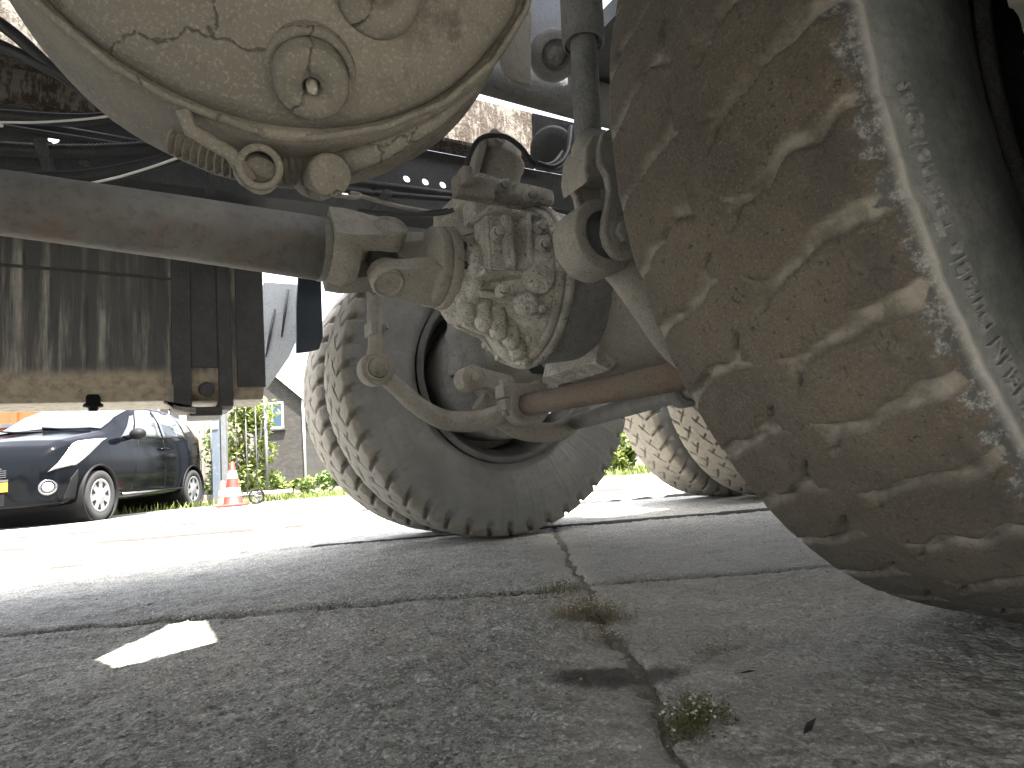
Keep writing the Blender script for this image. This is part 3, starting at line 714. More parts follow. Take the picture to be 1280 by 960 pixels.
def clamp(x, y, z):
    mb = MB(); mb.lathe([(-.026,.030),(-.026,.052),(-.02,.055),(.02,.055),(.026,.052),(.026,.030)], (x,y,z), (0,1,0), 28)
    mb.box((x-.068,y-.024,z-.014),(x+.068,y+.024,z+.016)); mb.box((x-.07,y-.024,z+.02),(x+.07,y+.024,z+.055))
    c = mb.build('bar_clamp', M['dust'], bar, bevel=.004, rough=.003)
    for s in (-1, 1):
        mb = MB(); mb.hexbolt((x+s*.055,y,z-.014), (0,0,-1), .012, .014); mb.build('bolt', M['dust'], c); mb = MB(); mb.hexbolt((x+s*.055,y,z+.055), (0,0,1), .012, .012); mb.build('nut', M['dust'], c)
clamp(.862, 1.46, .389)
# drop links
def link_near():
    mb = MB(); f = (Vector((.0,.74,0)), Vector((1,0,0)), Vector((0,0,1)), Vector((0,1,0)))
    out = [(.574,.66),(.578,.69),(.588,.712),(.605,.72),(.624,.712),(.636,.69),(.640,.63),(.638,.565),(.632,.537),(.618,.519),(.60,.513),(.583,.518),(.571,.533),(.568,.552),(.572,.575),(.582,.60),(.588,.622),(.586,.642)]
    mb.prism(out, -.046, -.033, f)
    mb.prism(out, .033, .046, f)
    mb.prism([(.556,.655),(.563,.69),(.576,.71),(.60,.718),(.626,.71),(.638,.66),(.60,.660),(.58,.655),(.57,.645),(.558,.632)], -.033, .033, f)
    lk = mb.build('drop_link', M['dust_light'], TR, bevel=.004, rough=.003)
    mb = MB(); mb.tube([(.592,.74,.70),(.598,.74,.78),(.605,.74,.90),(.612,.74,1.0)], .0215, 24); mb.build('link_tube', M['dust_blue'], lk)
    mb = MB(); mb.tube([(.592,.735,.66),(.594,.735,.705),(.597,.735,.725)], [.032,.031,.022], 20); mb.build('link_socket', M['dust_light'], lk)
    mb = MB(); mb.lathe([(.0,.030),(.004,.034),(.10,.034),(.20,.034)], (.604,.74,.885), (.06,0,1), 28); mb.lathe([(.006,.0225),(.004,.029)], (.604,.74,.885), (.06,0,1), 28)
    mb.build('link_sleeve', M['dust_blue'], lk, rough=.003)
    mb = MB(); mb.hexbolt((.603,.694,.553), (0,-1,0), .0175, .013); mb.lathe([(0,.024),(.003,.024),(.003,0)], (.603,.694,.553), (0,-1,0), 24); mb.build('bolt', M['dust'], lk, bevel=.001)
link_near()
def link_far():
    mb = MB(); mb.tube([(.490,1.55,.50),(.498,1.55,.56),(.503,1.55,.70),(.505,1.55,.85)], [.026,.021,.022,.022], 18)
    mb.lathe([(-.03,.027),(-.03,.031),(.03,.031),(.03,.027)], (.492,1.55,.50), (0,1,0), 28)
    mb.box((.478,1.52,.585),(.490,1.58,.62)); mb.box((.516,1.52,.60),(.524,1.575,.615))
    lk = mb.build('drop_link', M['dust'], TR, bevel=.002, rough=.002)
    mb = MB(); mb.hexbolt((.492,1.518,.50), (0,-1,0), .014, .012); mb.lathe([(0,.025),(.004,.025),(.004,0)], (.492,1.52,.50), (0,-1,0), 24); mb.build('bolt', M['dust'], lk)
link_far()
# lower rod behind the bar, and the bracket under the axle
mb = MB(); mb.tube([(1.12,1.62,.345),(1.03,1.25,.352),(.955,.93,.358),(.90,.72,.36)], .0225, 18); mb.lathe([(-.02,.024),(-.02,.036),(.02,.036),(.02,.024)], (.965,.97,.357), (.25,1,0), 20)
mb.build('tie_rod', M['dust_blue'], TR, rough=.002)
mb = MB(); mb.tube(catmull([(.80,1.60,.42),(.90,1.60,.345),(1.02,1.60,.32),(1.10,1.60,.34),(1.18,1.62,.40)], 5), .030, 14, aspect=.8)
mb.build('spring_seat', M['dust'], TR, rough=.004)
mb = MB()
mb.prism([(.84,.44),(.86,.50),(.93,.52),(1.03,.50),(1.10,.44),(1.06,.42),(.98,.455),(.92,.455),(.88,.42)], -.12, .10, (Vector((0,1.22,0)), Vector((1,0,0)), Vector((0,0,1)), Vector((0,1,0))))
for (x,y) in ((.88,1.12),(.95,1.11),(1.02,1.12)): mb.hexbolt((x,y-.01,.485), (0,-1,-.2), .015, .014)
mb.build('torque_bracket', M['cast'], TR, bevel=.006, rough=.012, rs=.03, sub=2)
# far brake chamber, its lever, and air parts inside the wheel
mb = MB(); mb.lathe([(0,.05),(.01,.055),(.10,.055),(.115,.062),(.125,.062),(.14,.055),(.24,.05),(.25,.03)], (.80,1.66,.50), (.05,.02,1), 28); mb.build('brake_chamber', M['dust_blue'], TR)
mb = MB(); mb.prism([(.725,.475),(.735,.50),(.76,.512),(.80,.50),(.88,.482),(.90,.44),(.86,.43),(.80,.45),(.75,.44),(.73,.45)], -.022, .022, (Vector((0,1.56,0)), Vector((1,0,0)), Vector((0,0,1)), Vector((0,1,0))))
mb.lathe([(-.03,0),(-.03,.034),(.03,.034),(.03,0)], (.757,1.56,.476), (0,1,0), 24); mb.hexbolt((.757,1.528,.476), (0,-1,0), .015, .012)
mb.build('slack_adjuster', M['dust'], TR, bevel=.003, rough=.003)
mb = MB(); mb.tube([(.93,1.50,.50),(.98,1.35,.47),(1.1,1.1,.46),(1.2,.9,.50)], .02, 12); mb.build('air_pipe', M['hose'], TR)

# near brake chamber (large, top left) -----------------------------------
bc = Vector((.0567,.3027,.5067)); bn = Vector((-.13769,-.96203,-.23565)).normalized()
bx = Vector((0,0,1)).cross(bn).normalized(); by = bn.cross(bx)
def side(deg, r, a): t = math.radians(deg); return bc + (bx*math.cos(t) + by*math.sin(t))*r + bn*a
mb = MB()
mb.lathe([(.100,0),(.099,.03),(.096,.06),(.090,.085),(.084,.10),(.078,.1105),(.072,.1135),(.066,.1140)], bc, bn, 96)
ch_o = mb.build('spring_brake_chamber', M['chamber'], TR, rough=.003, rs=.06)
mb = MB(); mb.lathe([(.066,.1130),(.069,.1155),(.070,.1180),(.067,.1200),(.06,.1208),(.02,.1222),(.014,.1245),(.006,.1262),(-.002,.1262),(-.008,.124),(-.014,.121),(-.05,.116),(-.13,.10),(-.14,0)], bc, bn, 96)
mb.build('clamp_band', M['chamber'], ch_o, rough=.002, rs=.04)
mb = MB()
mb.tube([side(a, .1185+.0035*max(0, math.exp(-((a+92)/7)**2))*0, h_) for a, h_ in ((-176,.073),(-165,.074),(-150,.074),(-135,.075),(-122,.075),(-112,.075),(-106,.076),(-101,.075),(-97,.071),(-93,.066),(-89,.066),(-85,.070),(-80,.074),(-70,.075),(-55,.074),(-40,.073),(-25,.072),(-5,.072))], .0017, 8)
mb.build('pipe', M['chamber'], ch_o)
down = (bn*.74 - by*.67).normalized()
def boss(x, y, a, r, l, plug):
    p = bc + bx*x + by*y + bn*a; mb = MB()
    mb.lathe([(-.03,r*1.6),(-.008,r*1.48),(.0,r*1.30),(.004,r*1.24),(l*.50,r*1.22),(l*.56,r*1.16),(l*.57,r*1.04),(l*.52,r*1.0),(l*.53,r*.98),(l*.92,r*.96),(l,r*.88),(l,r*.26),(l-.005,r*.22),(l-.005,0)], p, down, 48)
    o = mb.build('boss', M['chamber'], ch_o, rough=.0012, rs=.03)
    if plug:
        mb = MB(); mb.lathe([(l-.006,r*.17),(l,r*.15),(l+.004,r*.12),(l+.006,0)], p, down, 12); mb.build('bleed_pin', M['dust_light'], o)
boss(.0085, -.0885, .074, .0150, .024, True); boss(-.008, -.052, .085, .0155, .020, False); boss(.034, -.056, .084, .0165, .022, False)
mb = MB(); mb.tube([bc+bx*.045+by*-.02+bn*.10, bc+bx*.052+by*-.008+bn*.115, bc+bx*.06+by*.03+bn*.12], .009, 14); mb.build('elbow', M['chamber'], ch_o)
# clamp bolt: threaded rod, eye, round head
tocam = (Vector((0,0,.229)) - side(-95,.127,.06)).normalized()
a0, a1 = side(-113,.1225,.030), side(-82,.1235,.040); mb = MB(); n_ = 21; pts = []; rr = []
for i in range(n_*2+1): pts.append(a0.lerp(a1, i/(n_*2)) - by*.0065*math.sin(PI*i/(n_*2))); rr.append(.0082 if i % 2 else .0058)
mb.tube(pts, rr, 16, smooth=False); mb.build('threaded_rod', M['chamber'], ch_o)
ec = side(-95,.131,.062); mb = MB(); mb.lathe([(-.007,.0060),(-.007,.0095),(.006,.0095),(.007,.0086),(.007,.0066)], ec, tocam, 28, close=True); mb.tube([ec-by*.004-tocam*.004, side(-96,.129,.046)], [.008,.0095], 14)
mb.tube([ec-by*.006-bx*.004, side(-100,.129,.066), side(-107,.126,.072), side(-109,.120,.074)], [.0036,.0032,.003,.003], 10)
mb.build('eye_bolt', M['chamber'], ch_o)
hc = side(-82.5,.131,.056); mb = MB(); mb.lathe([(-.022,.0085),(-.004,.0088),(.0,.0095),(.005,.0095),(.0065,.0085),(.0065,0)], hc, (tocam+bx*.15).normalized(), 28); mb.build('round_nut', M['chamber'], ch_o)
hc = side(-83,.1285,.030); mb = MB(); mb.lathe([(-.02,.009),(-.0,.0095),(.006,.0085),(.006,0)], hc, (tocam+bx*.15).normalized(), 20)
mb.tube([side(-79,.1265,.052), side(-70,.1245,.060), side(-58,.1225,.064), side(-45,.121,.066)], [.006,.005,.003,.002], 10); mb.build('clamp_lug', M['chamber'], ch_o)

# frame, body floor, hoses -------------------------------------------------
def rail(v0, v1, z0, z1, u0, u1, holes, mat, name, label=None):
    """web with real round holes and two flanges"""
    bm = bmesh.new(); R_ = .015
    us = sorted(holes); cells = []
    def q(*p): return bm.faces.new([bm.verts.new(x) for x in p])
    t = v0 + .008
    cur = u0
    for (hu, hz) in us:
        a, b = hu-.0245, hu+.0245
        q((cur,v0,z0),(a,v0,z0),(a,v0,z1),(cur,v0,z1))
        zl, zh = hz-.03, hz+.03
        q((a,v0,z0),(b,v0,z0),(b,v0,zl),(a,v0,zl)); q((a,v0,zh),(b,v0,zh),(b,v0,z1),(a,v0,z1))
        n = 16; rect = []
        for k in range(n):
            an = 2*PI*k/n; c_, s_ = math.cos(an), math.sin(an); kk = min(.0245/abs(c_) if abs(c_)>1e-6 else 9, .03/abs(s_) if abs(s_)>1e-6 else 9)
            rect.append((hu+c_*kk, hz+s_*kk))
        cor = []
        for k in range(n):
            a1, a2 = 2*PI*k/n, 2*PI*(k+1)/n
            c1 = (hu+R_*.72*math.cos(a1), v0, hz+R_*.72*math.sin(a1)); c2 = (hu+R_*.72*math.cos(a2), v0, hz+R_*.72*math.sin(a2))
            r1, r2 = rect[k], rect[(k+1)%n]
            pts = [c1, (r1[0],v0,r1[1])]
            if abs(r1[0]-r2[0]) > 1e-5 and abs(r1[1]-r2[1]) > 1e-5:
                pts.append((max(r1[0],r2[0]) if c1[0] > hu or c2[0] > hu else min(r1[0],r2[0]), v0, max(r1[1],r2[1]) if (r1[1]+r2[1])/2 > hz else min(r1[1],r2[1])))
            pts += [(r2[0],v0,r2[1]), c2]
            q(*pts); q(c1, c2, (c2[0],t,c2[2]), (c1[0],t,c1[2]))
        cur = b
    q((cur,v0,z0),(u1,v0,z0),(u1,v0,z1),(cur,v0,z1))
    for zz in (z0, z1):
        s_ = 1 if zz == z0 else -1
        for k in (0, .008*s_): q((u0,v0,zz+k),(u1,v0,zz+k),(u1,v1,zz+k),(u0,v1,zz+k))
        q((u0,v1,zz),(u1,v1,zz),(u1,v1,zz+.008*s_),(u0,v1,zz+.008*s_))
    vs = [tuple(v.co) for v in bm.verts]; bm.verts.index_update(); fs = [tuple(v.index for v in f.verts) for f in bm.faces]; bm.free()
    mb = MB(); mb.add(vs, fs, False); return mb.build(name, mat, TR, label=label)
hol = [(.629,1.053),(.685,1.053),(.739,1.052),(.794,1.050),(.21,.982),(.29,.985),(.385,.985),(.452,.980),(-.182,1.015),(-.125,.970),(1.1,1.06),(1.3,1.06)]
hol = sorted(hol)
# one hole in each place along the web
hol2 = []
for h_ in hol:
    if not hol2 or h_[0]-hol2[-1][0] > .052: hol2.append(h_)
rail(1.60, 1.68, .945, 1.1495, -3.5, 4.2, hol2, M['black'], 'frame_rail')
mb = MB(); mb.box((-.62,1.575,1.075),(-.06,1.5985,1.1485)); mb.build('frame_plate', M['rail'], TR)
mb = MB(); mb.box((-.55,1.585,1.150),(1.055,1.60,1.335)); mb.box((-.55,1.535,1.150),(1.055,1.585,1.160)); mb.build('subframe', M['rail'], TR, label='rusty subframe plate crusted with white salt')
for a_, b_ in ((1.06,4.2),(-3.5,-.56)):
    mb = MB(); mb.box((a_,1.585,1.15),(b_,1.60,1.335)); mb.build('subframe', M['black'], TR)
# body floor boards; gaps let the sun through, raised pieces are added sun blockers
def floorpiece(u0, u1, v0, v1, z=1.37, t=.05):
    mb = MB(); mb.box((u0,v0,z),(u1,v1,z+t)); mb.build('floor_plate', M['black'], TR)
DH = 1.37
floorpiece(-4.0, -.6, -.35, 1.95); floorpiece(-.6, -.05, -.35, 1.485); floorpiece(-.6, -.05, 1.58, 1.95); floorpiece(-.05, 0, -.35, 1.95); floorpiece(.165, .50, -.35, 1.95); floorpiece(.50, 1.06, -.35, .70); floorpiece(.40, 1.06, .25, 1.31, 1.9); floorpiece(.40, 1.06, 1.40, 2.02, 1.9); floorpiece(1.06, 4.5, -.35, 1.56)
floorpiece(0, .165, -.35, .58); floorpiece(0, .165, .875, 1.95)
for pts in ([(0,.58),(.042,.58),(.009,.675),(.121,.875),(0,.875)], [(.042,.58),(.165,.58),(.165,.606)]):
    mb = MB(); mb.prism(pts, DH, DH+.05, (Vector((0,0,0)), Vector((1,0,0)), Vector((0,1,0)), Vector((0,0,1)))); mb.build('floor_plate', M['black'], TR)
mb = MB(); mb.tube([(.60,1.44,1.335),(.9,1.44,1.326),(1.3,1.44,1.313)], .062, 24, aspect=1.0); mb.build('cross_beam', M['dust_dark'], TR, rough=.004)
# unseen board added on the near side to shade the ground and underside
mb = MB(); mb.box((-3.8,-.40,.23),(4.4,-.36,1.37)); mb.build('shade_board', M['black'], TR)
# hoses along the frame, with thin white tubes as painted glints
for pts, r, mt, nm in (
    ([(-.7,1.35,.93),(-.297,1.35,.916),(-.232,1.35,.92),(-.101,1.35,.94),(.019,1.35,.985),(.106,1.36,1.03),(.3,1.4,1.06)], .012, 'hose', 'air_hose'),
    ([(-.7,1.30,.80),(-.283,1.3,.775),(-.221,1.3,.781),(-.097,1.3,.805),(.037,1.3,.863),(.144,1.3,.938),(.3,1.35,1.0)], .013, 'hose', 'air_hose'),
    ([(-.7,1.25,.87),(-.255,1.25,.851),(-.214,1.25,.858),(-.15,1.25,.872),(-.07,1.25,.898),(-.008,1.25,.928),(.1,1.3,1.0)], .0020, 'glint_white', 'glint_line'),
    ([(-.7,1.2,.73),(-.242,1.2,.716),(-.204,1.2,.721),(-.122,1.2,.737),(-.044,1.2,.768),(.038,1.2,.814),(.092,1.2,.852),(.2,1.25,.95)], .0022, 'glint_white', 'glint_line'),
    ([(-.5,1.2,1.12),(-.239,1.2,1.02),(-.134,1.2,.937),(-.06,1.22,.90)], .010, 'hose', 'air_hose'),
    ([(-.5,1.25,1.06),(-.238,1.22,.985),(-.123,1.2,.932),(0,1.25,.93)], .009, 'hose', 'air_hose'),
    ([(-.6,1.50,.99),(-.1,1.50,.985),(.3,1.50,.965),(.7,1.5,.975),(1.2,1.5,.97)], .010, 'hose', 'air_hose'),
    ([(-.6,1.46,.955),(.1,1.46,.95),(.35,1.46,.925),(.6,1.46,.935),(.9,1.46,.96)], .007, 'hose', 'air_hose'),
    ([(.30,1.40,.885),(.36,1.38,.872),(.41,1.38,.872),(.43,1.4,.89),(.42,1.42,.90),(.52,1.42,.885),(.62,1.42,.88)], .005, 'dust', 'air_hose')):
    mb = MB(); mb.tube(catmull(pts, 8), r, 10); mb.build(nm, M[mt], TR, label='thin white line painted as a sky glint beside the shaft' if nm == 'glint_line' else None)
mb = MB(); pts = catmull([(-.7,1.45,.91),(-.318,1.45,.901),(-.248,1.45,.905),(-.121,1.45,.923),(.019,1.45,.958),(.144,1.45,1.0),(.3,1.46,1.02)], 40)
mb.tube(pts, [.015 if i % 2 else .0125 for i in range(len(pts))], 12); mb.build('corrugated_conduit', M['hose'], TR)
for u_ in (-.18, .12, .5):
    mb = MB(); mb.box((u_-.01,1.40,.90),(u_+.01,1.53,.915)); mb.box((u_-.008,1.5,.915),(u_+.008,1.515,.96)); mb.build('hose_bracket', M['black'], TR, bevel=.003)
# suspension parts above the near tyre
mb = MB(); fr = (Vector((0,1.0,0)), Vector((1,0,0)), Vector((0,0,1)), Vector((0,1,0)))
mb.prism([(.607,.995),(.625,.983),(.669,.984),(.693,1.2),(.695,1.30),(.640,1.30),(.634,1.161),(.612,1.087),(.602,1.03)], -.004, .004, fr); hp = mb.build('hanger_plate', M['dust_light'], TR, bevel=.002, rough=.002)
mb = MB(); mb.prism([(.578,1.03),(.600,1.05),(.634,1.13),(.675,1.21),(.70,1.30),(.655,1.30),(.62,1.20)], .02, .05, fr); mb.build('hanger_plate', M['plate_grey'], TR, bevel=.004)
mb = MB(); mb.prism([(.72,1.34),(.735,1.16),(.765,1.12),(.815,1.115),(.86,1.16),(.88,1.34)], .09, .11, fr); mb.build('hanger_plate', M['plate_grey'], TR, bevel=.004, rough=.004)
mb = MB(); ax = Vector((-.35,-.75,-.55))
mb.lathe([(-.02,.0),(-.02,.050),(.0,.052),(.02,.05),(.03,.042),(.034,.032),(.036,.030),(.03,.028),(.03,.018),(.045,.016),(.048,0)], (.748,1.02,1.085), ax, 32); mb.build('bush_mount', M['dust_blue'], TR, rough=.003)
mb = MB(); mb.lathe([(-.03,0),(-.03,.05),(.01,.055),(.02,.05),(.026,.03),(.026,0)], (.865,1.22,.995), (-.5,-.7,-.5), 28); mb.build('bush_mount', M['black'], TR, rough=.003)
# fuel tank --------------------------------------------------------
mb = MB()
mb.prism([(1.88,.525),(1.885,.495),(1.91,.475),(2.05,.470),(2.08,.50),(2.08,1.10),(2.05,1.13),(1.91,1.13),(1.885,1.11),(1.88,1.08)], -1.7, .275, (Vector((0,0,0)), Vector((0,1,0)), Vector((0,0,1)), Vector((1,0,0))))
tank = mb.build('fuel_tank', M['tank'], TR, bevel=.004)
def strap(u0, u1, name='tank_strap'):
    w0 = (u1-u0)/2; uc = (u0+u1)/2; mb = MB()
    pr = [(1.868,1.14),(1.868,.62),(1.862,.53),(1.850,.478),(1.852,.452),(1.885,.445),(2.06,.452),(2.06,.466),(1.90,.468),(1.884,.49),(1.878,.53),(1.880,1.14)]
    mb.prism(pr, u0, u1, (Vector((0,0,0)), Vector((0,1,0)), Vector((0,0,1)), Vector((1,0,0))))
    return mb.build(name, M['black'], tank, bevel=.003)
strap(.046, .092); strap(.158, .192)
mb = MB(); mb.box((.092,1.872,.56),(.158,1.879,1.13)); mb.build('strap_panel', M['black'], tank, bevel=.002)
mb = MB(); mb.box((.085,1.86,.428),(.165,2.0,.452)); mb.lathe([(0,.02),(.02,.018),(.02,0)], (.128,1.87,.50), (0,-1,-.3), 16); mb.build('strap_foot', M['black'], tank, bevel=.003)
mb = MB(); mb.prism([(.03,.47),(.046,.50),(.046,.445),(.10,.432),(.10,.45),(.06,.455)], 1.84, 1.90, (Vector((0,0,0)), Vector((1,0,0)), Vector((0,0,1)), Vector((0,1,0)))); mb.build('strap_foot', M['dust'], tank, bevel=.003)
mb = MB(); mb.box((.205,1.868,.505),(.278,1.879,1.12)); mb.build('end_panel', M['black'], tank, bevel=.003)
mb = MB(); mb.lathe([(-.02,.016),(.0,.016),(.004,.022),(.010,.022),(.012,.012),(.02,.010),(.02,0)], (-.128,1.90,.472), (0,0,-1), 20); mb.build('drain_knob', M['plastic'], tank)
mb = MB(); mb.tube(catmull([(-.9,1.868,.815),(-.314,1.868,.806),(-.1,1.868,.802),(.046,1.865,.797)], 6), .004, 8); mb.build('thin_pipe', M['black'], tank)
mb = MB(); mb.box((.29,2.00,.945),(.85,2.075,1.165)); mb.build('sky_blocker', M['black'], TR, bevel=.01)  # invented box, added to block bright sky below the frame rail
mb = MB(); mb.box((.60,1.80,.93),(1.25,1.82,1.125)); mb.build('sky_block_plate', M['black'], TR, bevel=.004)  # plate added only to close a bright sky gap beside the tyre
# mudguard sheets between tank and far wheel
mb = MB(); mb.prism([(.30,.525),(.335,.545),(.424,.677),(.471,.78),(.499,.94),(.345,.94),(.315,.80)], 2.30, 2.306, (Vector((0,0,0)), Vector((1,0,0)), Vector((0,0,1)), Vector((0,1,0)))); mb.build('mudflap', M['flap_pale'], TR, label='pale sunlit mudflap sheet with two dark slits')
for a, b in (((.378,2.296,.843),(.344,2.296,.672)),((.426,2.296,.918),(.398,2.296,.744))):
    mb = MB(); mb.tube([a, tuple(np.add(a,b)/2), b], [.0035,.005,.002], 8); mb.build('slit_seam', M['black'], TR)
mb = MB(); pts = [(.405,.645),(.44,.650),(.478,.66),(.492,.70),(.495,.95),(.425,.95),(.41,.80)]
mb.prism(pts, 2.085, 2.10, (Vector((0,0,0)), Vector((1,0,0)), Vector((0,0,1)), Vector((0,1,0)))); mb.build('mudflap', M['flap_dark'], TR, bevel=.003, label='dark blue mudflap in front of the far wheel')

# ------------------------------------------------------------------ the car
def car():
    cp_ = wp(-5.70, 8.60); hd = math.atan2(-2.37, .12) + YAW
    K = thing('hatchback_car', 'dark blue small hatchback parked on the verge with its front towards the truck', 'car', (cp_.x, cp_.y, 0), hd)
    # profile along x (front +1.91 ... rear -1.73)
    X_ = [1.91,1.88,1.80,1.65,1.40,1.15,.98,.60,.22,-.2,-.7,-1.1,-1.4,-1.58,-1.68,-1.73]
    ZT = [.66,.76,.87,.945,1.00,1.05,1.09,1.33,1.475,1.522,1.52,1.49,1.44,1.30,1.0,.80]
    ZB = [.62,.72,.80,.86,.90,.93,.945,.95,.96,.975,1.0,1.03,1.06,1.05,.92,.78]
    ZS = [.24,.21,.20,.20,.20,.20,.20,.205,.21,.215,.22,.23,.25,.28,.32,.36]
    WB = [.50,.60,.69,.745,.78,.79,.795,.798,.798,.798,.795,.785,.76,.72,.66,.60]
    WR = [.40,.48,.56,.60,.62,.63,.64,.60,.57,.56,.555,.545,.53,.52,.53,.52]
    def sec(x):
        g = lambda A: np.interp(-x, [-q for q in X_], A)
        zt, zb, zs, wb, wr = g(ZT), g(ZB), g(ZS), g(WB), g(WR)
        gl = max(0, min(1, (zt-zb-.12)/.2))
        P_ = [(0, zs), (wb*.9, zs), (wb*.965, zs+.05), (wb, zs+(zb-zs)*.40), (wb*1.0, zs+(zb-zs)*.72), (wb*.965, zb), ]
        P_ += [(wb*.965+(wr-wb*.965)*.5+.02, zb+(zt-zb)*.46), (wr, zt-.055*gl-.02), (wr*.82, zt-.018), (wr*.4, zt), (0, zt+.006)]
        return P_
    bs_ = [0,.10,.14,.28,.42,.54,.68,.82,.88,.95,1]
    def S_(x, b, off=0):
        P_ = np.array(sec(x)); y = np.interp(b, bs_, P_[:,0]); z = np.interp(b, bs_, P_[:,1]); return Vector((x, y+off, z))
    # body grid, both sides, wheel openings cut
    nx, nb = 150, 56; xs_ = np.linspace(1.91, -1.73, nx); bb = np.linspace(0, 1, nb)
    g = np.zeros((nx, 2*nb-1, 3))
    for i, x in enumerate(xs_):
        P_ = np.array(sec(x)); y = np.interp(bb, bs_, P_[:,0]); z = np.interp(bb, bs_, P_[:,1])
        kk = np.array([1,2,3,2,1])/9
        ys_ = np.convolve(np.pad(y,2,'edge'),kk,'valid'); zs_ = np.convolve(np.pad(z,2,'edge'),kk,'valid'); ys_[0]=0; ys_[-1]=0
        g[i,:nb] = np.stack([np.full(nb,x), ys_, zs_], -1); g[i,nb:] = np.stack([np.full(nb-1,x), -ys_[-2::-1], zs_[-2::-1]], -1)
    V = g.reshape(-1,3); idx = np.arange(len(V)).reshape(nx, 2*nb-1)
    F = np.stack([idx[:-1,:-1], idx[1:,:-1], idx[1:,1:], idx[:-1,1:]], -1).reshape(-1,4)
    cen = V[F].mean(1); keep = np.ones(len(F), bool)
    for wx in (1.1875, -1.1875): keep &= ~((np.hypot(cen[:,0]-wx, cen[:,2]-.30) < .335) & (np.abs(cen[:,1]) > .45))
    F = F[keep]; Vl = V.tolist(); Fl = [tuple(f) for f in F.tolist()]
    Fl += [tuple(idx[0,:].tolist()), tuple(idx[-1,::-1].tolist())]
    mb = MB(); mb.add(Vl, Fl); body = mb.build('body', M['paint'], K)
    for wx in (1.1875, -1.1875):
        mb = MB()
        for s in (1, -1): mb.lathe([(-.18,.345),(.005,.350),(.014,.345),(.012,.33),(-.02,.325)], (wx, s*.785, .30), (0,s,0), 40, 0, 2*PI)
        mb.lathe([(-.70,.34),(.70,.34)], (wx,0,.30), (0,1,0), 32); mb.build('wheel_arch', M['plastic'], K)
    def patch(name, quad, mat, off=.006, n=10, sides=(1,), parent=K, fr=1):
        """quad: four (x, b) corners on the body skin"""
        for s in sides:
            vs = []; fs = []
            (a,b,c,d) = [np.array(q) for q in quad]
            for i in range(n+1):
                for j in range(n+1):
                    u, v = i/n, j/n; q = a*(1-u)*(1-v)+b*u*(1-v)+c*u*v+d*(1-u)*v
                    p = S_(*q); e = Vector((.002, 0, 0)); p1 = S_(q[0]+.01, q[1]); p2 = S_(q[0], min(1,q[1]+.02)); p0 = S_(q[0], max(0,q[1]-.02))
                    nr = (p1-p).cross(p2-p0); nr = nr.normalized() if nr.length else Vector((0,1,0))
                    if nr.y < 0 and abs(nr.y) > .3: nr = -nr
                    if nr.dot(p-Vector((0,0,.6))) < 0: nr = -nr
                    p = p + nr*off; vs.append((p.x, p.y*s, p.z))
            for i in range(n):
                for j in range(n): fs.append((i*(n+1)+j, (i+1)*(n+1)+j, (i+1)*(n+1)+j+1, i*(n+1)+j+1))
            mb = MB(); mb.add(vs, fs); o = mb.build(name, mat, parent)
            sd = o.modifiers.new('thick', 'SOLIDIFY'); sd.thickness = .004
        return o
    both = (1, -1)
    patch('side_window', [(.42,.575),(-.28,.565),(-.30,.80),(.10,.80)], M['glass'], sides=both)
    patch('side_window', [(-.34,.565),(-1.0,.57),(-.95,.79),(-.36,.80)], M['glass'], sides=both)
    patch('side_window', [(-1.05,.60),(-1.30,.63),(-1.22,.74),(-1.0,.78)], M['glass'], sides=both)
    patch('side_window', [(.72,.575),(.47,.575),(.20,.76),(.30,.76)], M['glass'], sides=both)
    # windscreen across the middle
    vs = []; fs = []; n = 12
    for i in range(n+1):
        for j in range(n+1):
            x = .93-(.93-.27)*i/n; t = (j/n*2-1); p = S_(x, 1-abs(t)*.19); vs.append((p.x+.012, math.copysign(p.y, t), p.z+.008))
    for i in range(n):
        for j in range(n): fs.append((i*(n+1)+j, (i+1)*(n+1)+j, (i+1)*(n+1)+j+1, i*(n+1)+j+1))
    mb = MB(); mb.add(vs, fs); mb.build('windscreen', M['glass'], K)
    for y_ in (-.35, .2):
        mb = MB(); mb.tube([(.99,y_+.35,1.10),(.97,y_,1.115),(.93,y_-.25,1.15)], .012, 6); mb.build('wiper', M['plastic'], K)
    patch('headlight', [(1.86,.40),(1.60,.39),(1.02,.565),(1.52,.60)], M['lamp'], sides=both, off=.010)
    for s in both:
        mb = MB(); mb.lathe([(0,.05),(.02,.05),(.03,.035),(.03,0)], (1.66,s*.675,.74), (.8,s*.5,.2), 20); mb.build('lamp_bulb', M['chrome'], K)
        mb = MB(); mb.lathe([(0,.085),(.02,.085),(.028,.070),(.015,.062),(.01,0)], (1.835,s*.615,.41), (.75,s*.66,0), 24); fo = mb.build('fog_lamp', M['chrome'], K)
        mb = MB(); mb.lathe([(0,.055),(.012,.05),(.016,0)], (1.848,s*.627,.41), (.75,s*.66,0), 20); mb.build('lens', M['lamp'], fo)
        mb = MB(); mb.ball((.62,s*.91,1.02), .1, (.75,1.0,.72), 16, 10); mb.tube([(.60,s*.77,.985),(.61,s*.86,1.0)], .035, 8); mb.build('mirror', M['plastic'], K)
        mb = MB(); mb.tube([(-.16,s*.80,.86),(-.22,s*.828,.868),(-.34,s*.828,.868),(-.38,s*.805,.866)], .013, 8); mb.build('door_handle', M['paint'], K)
        mb = MB(); mb.tube([(.78,s*.80,.285),(-.78,s*.80,.315)], .012, 6, aspect=1.6); mb.build('sill_strip', M['chrome'], K)
        for xx, zz in ((.55,.0),(-.31,.0)):
            pts = [S_(xx-.02*k*(xx>0), b)*1 for k, b in enumerate(np.linspace(.15,.55,12))]
            mb = MB(); mb.tube([(p.x, s*(p.y+.001), p.z) for p in pts], .004, 4); mb.build('door_seam', M['plastic'], K)
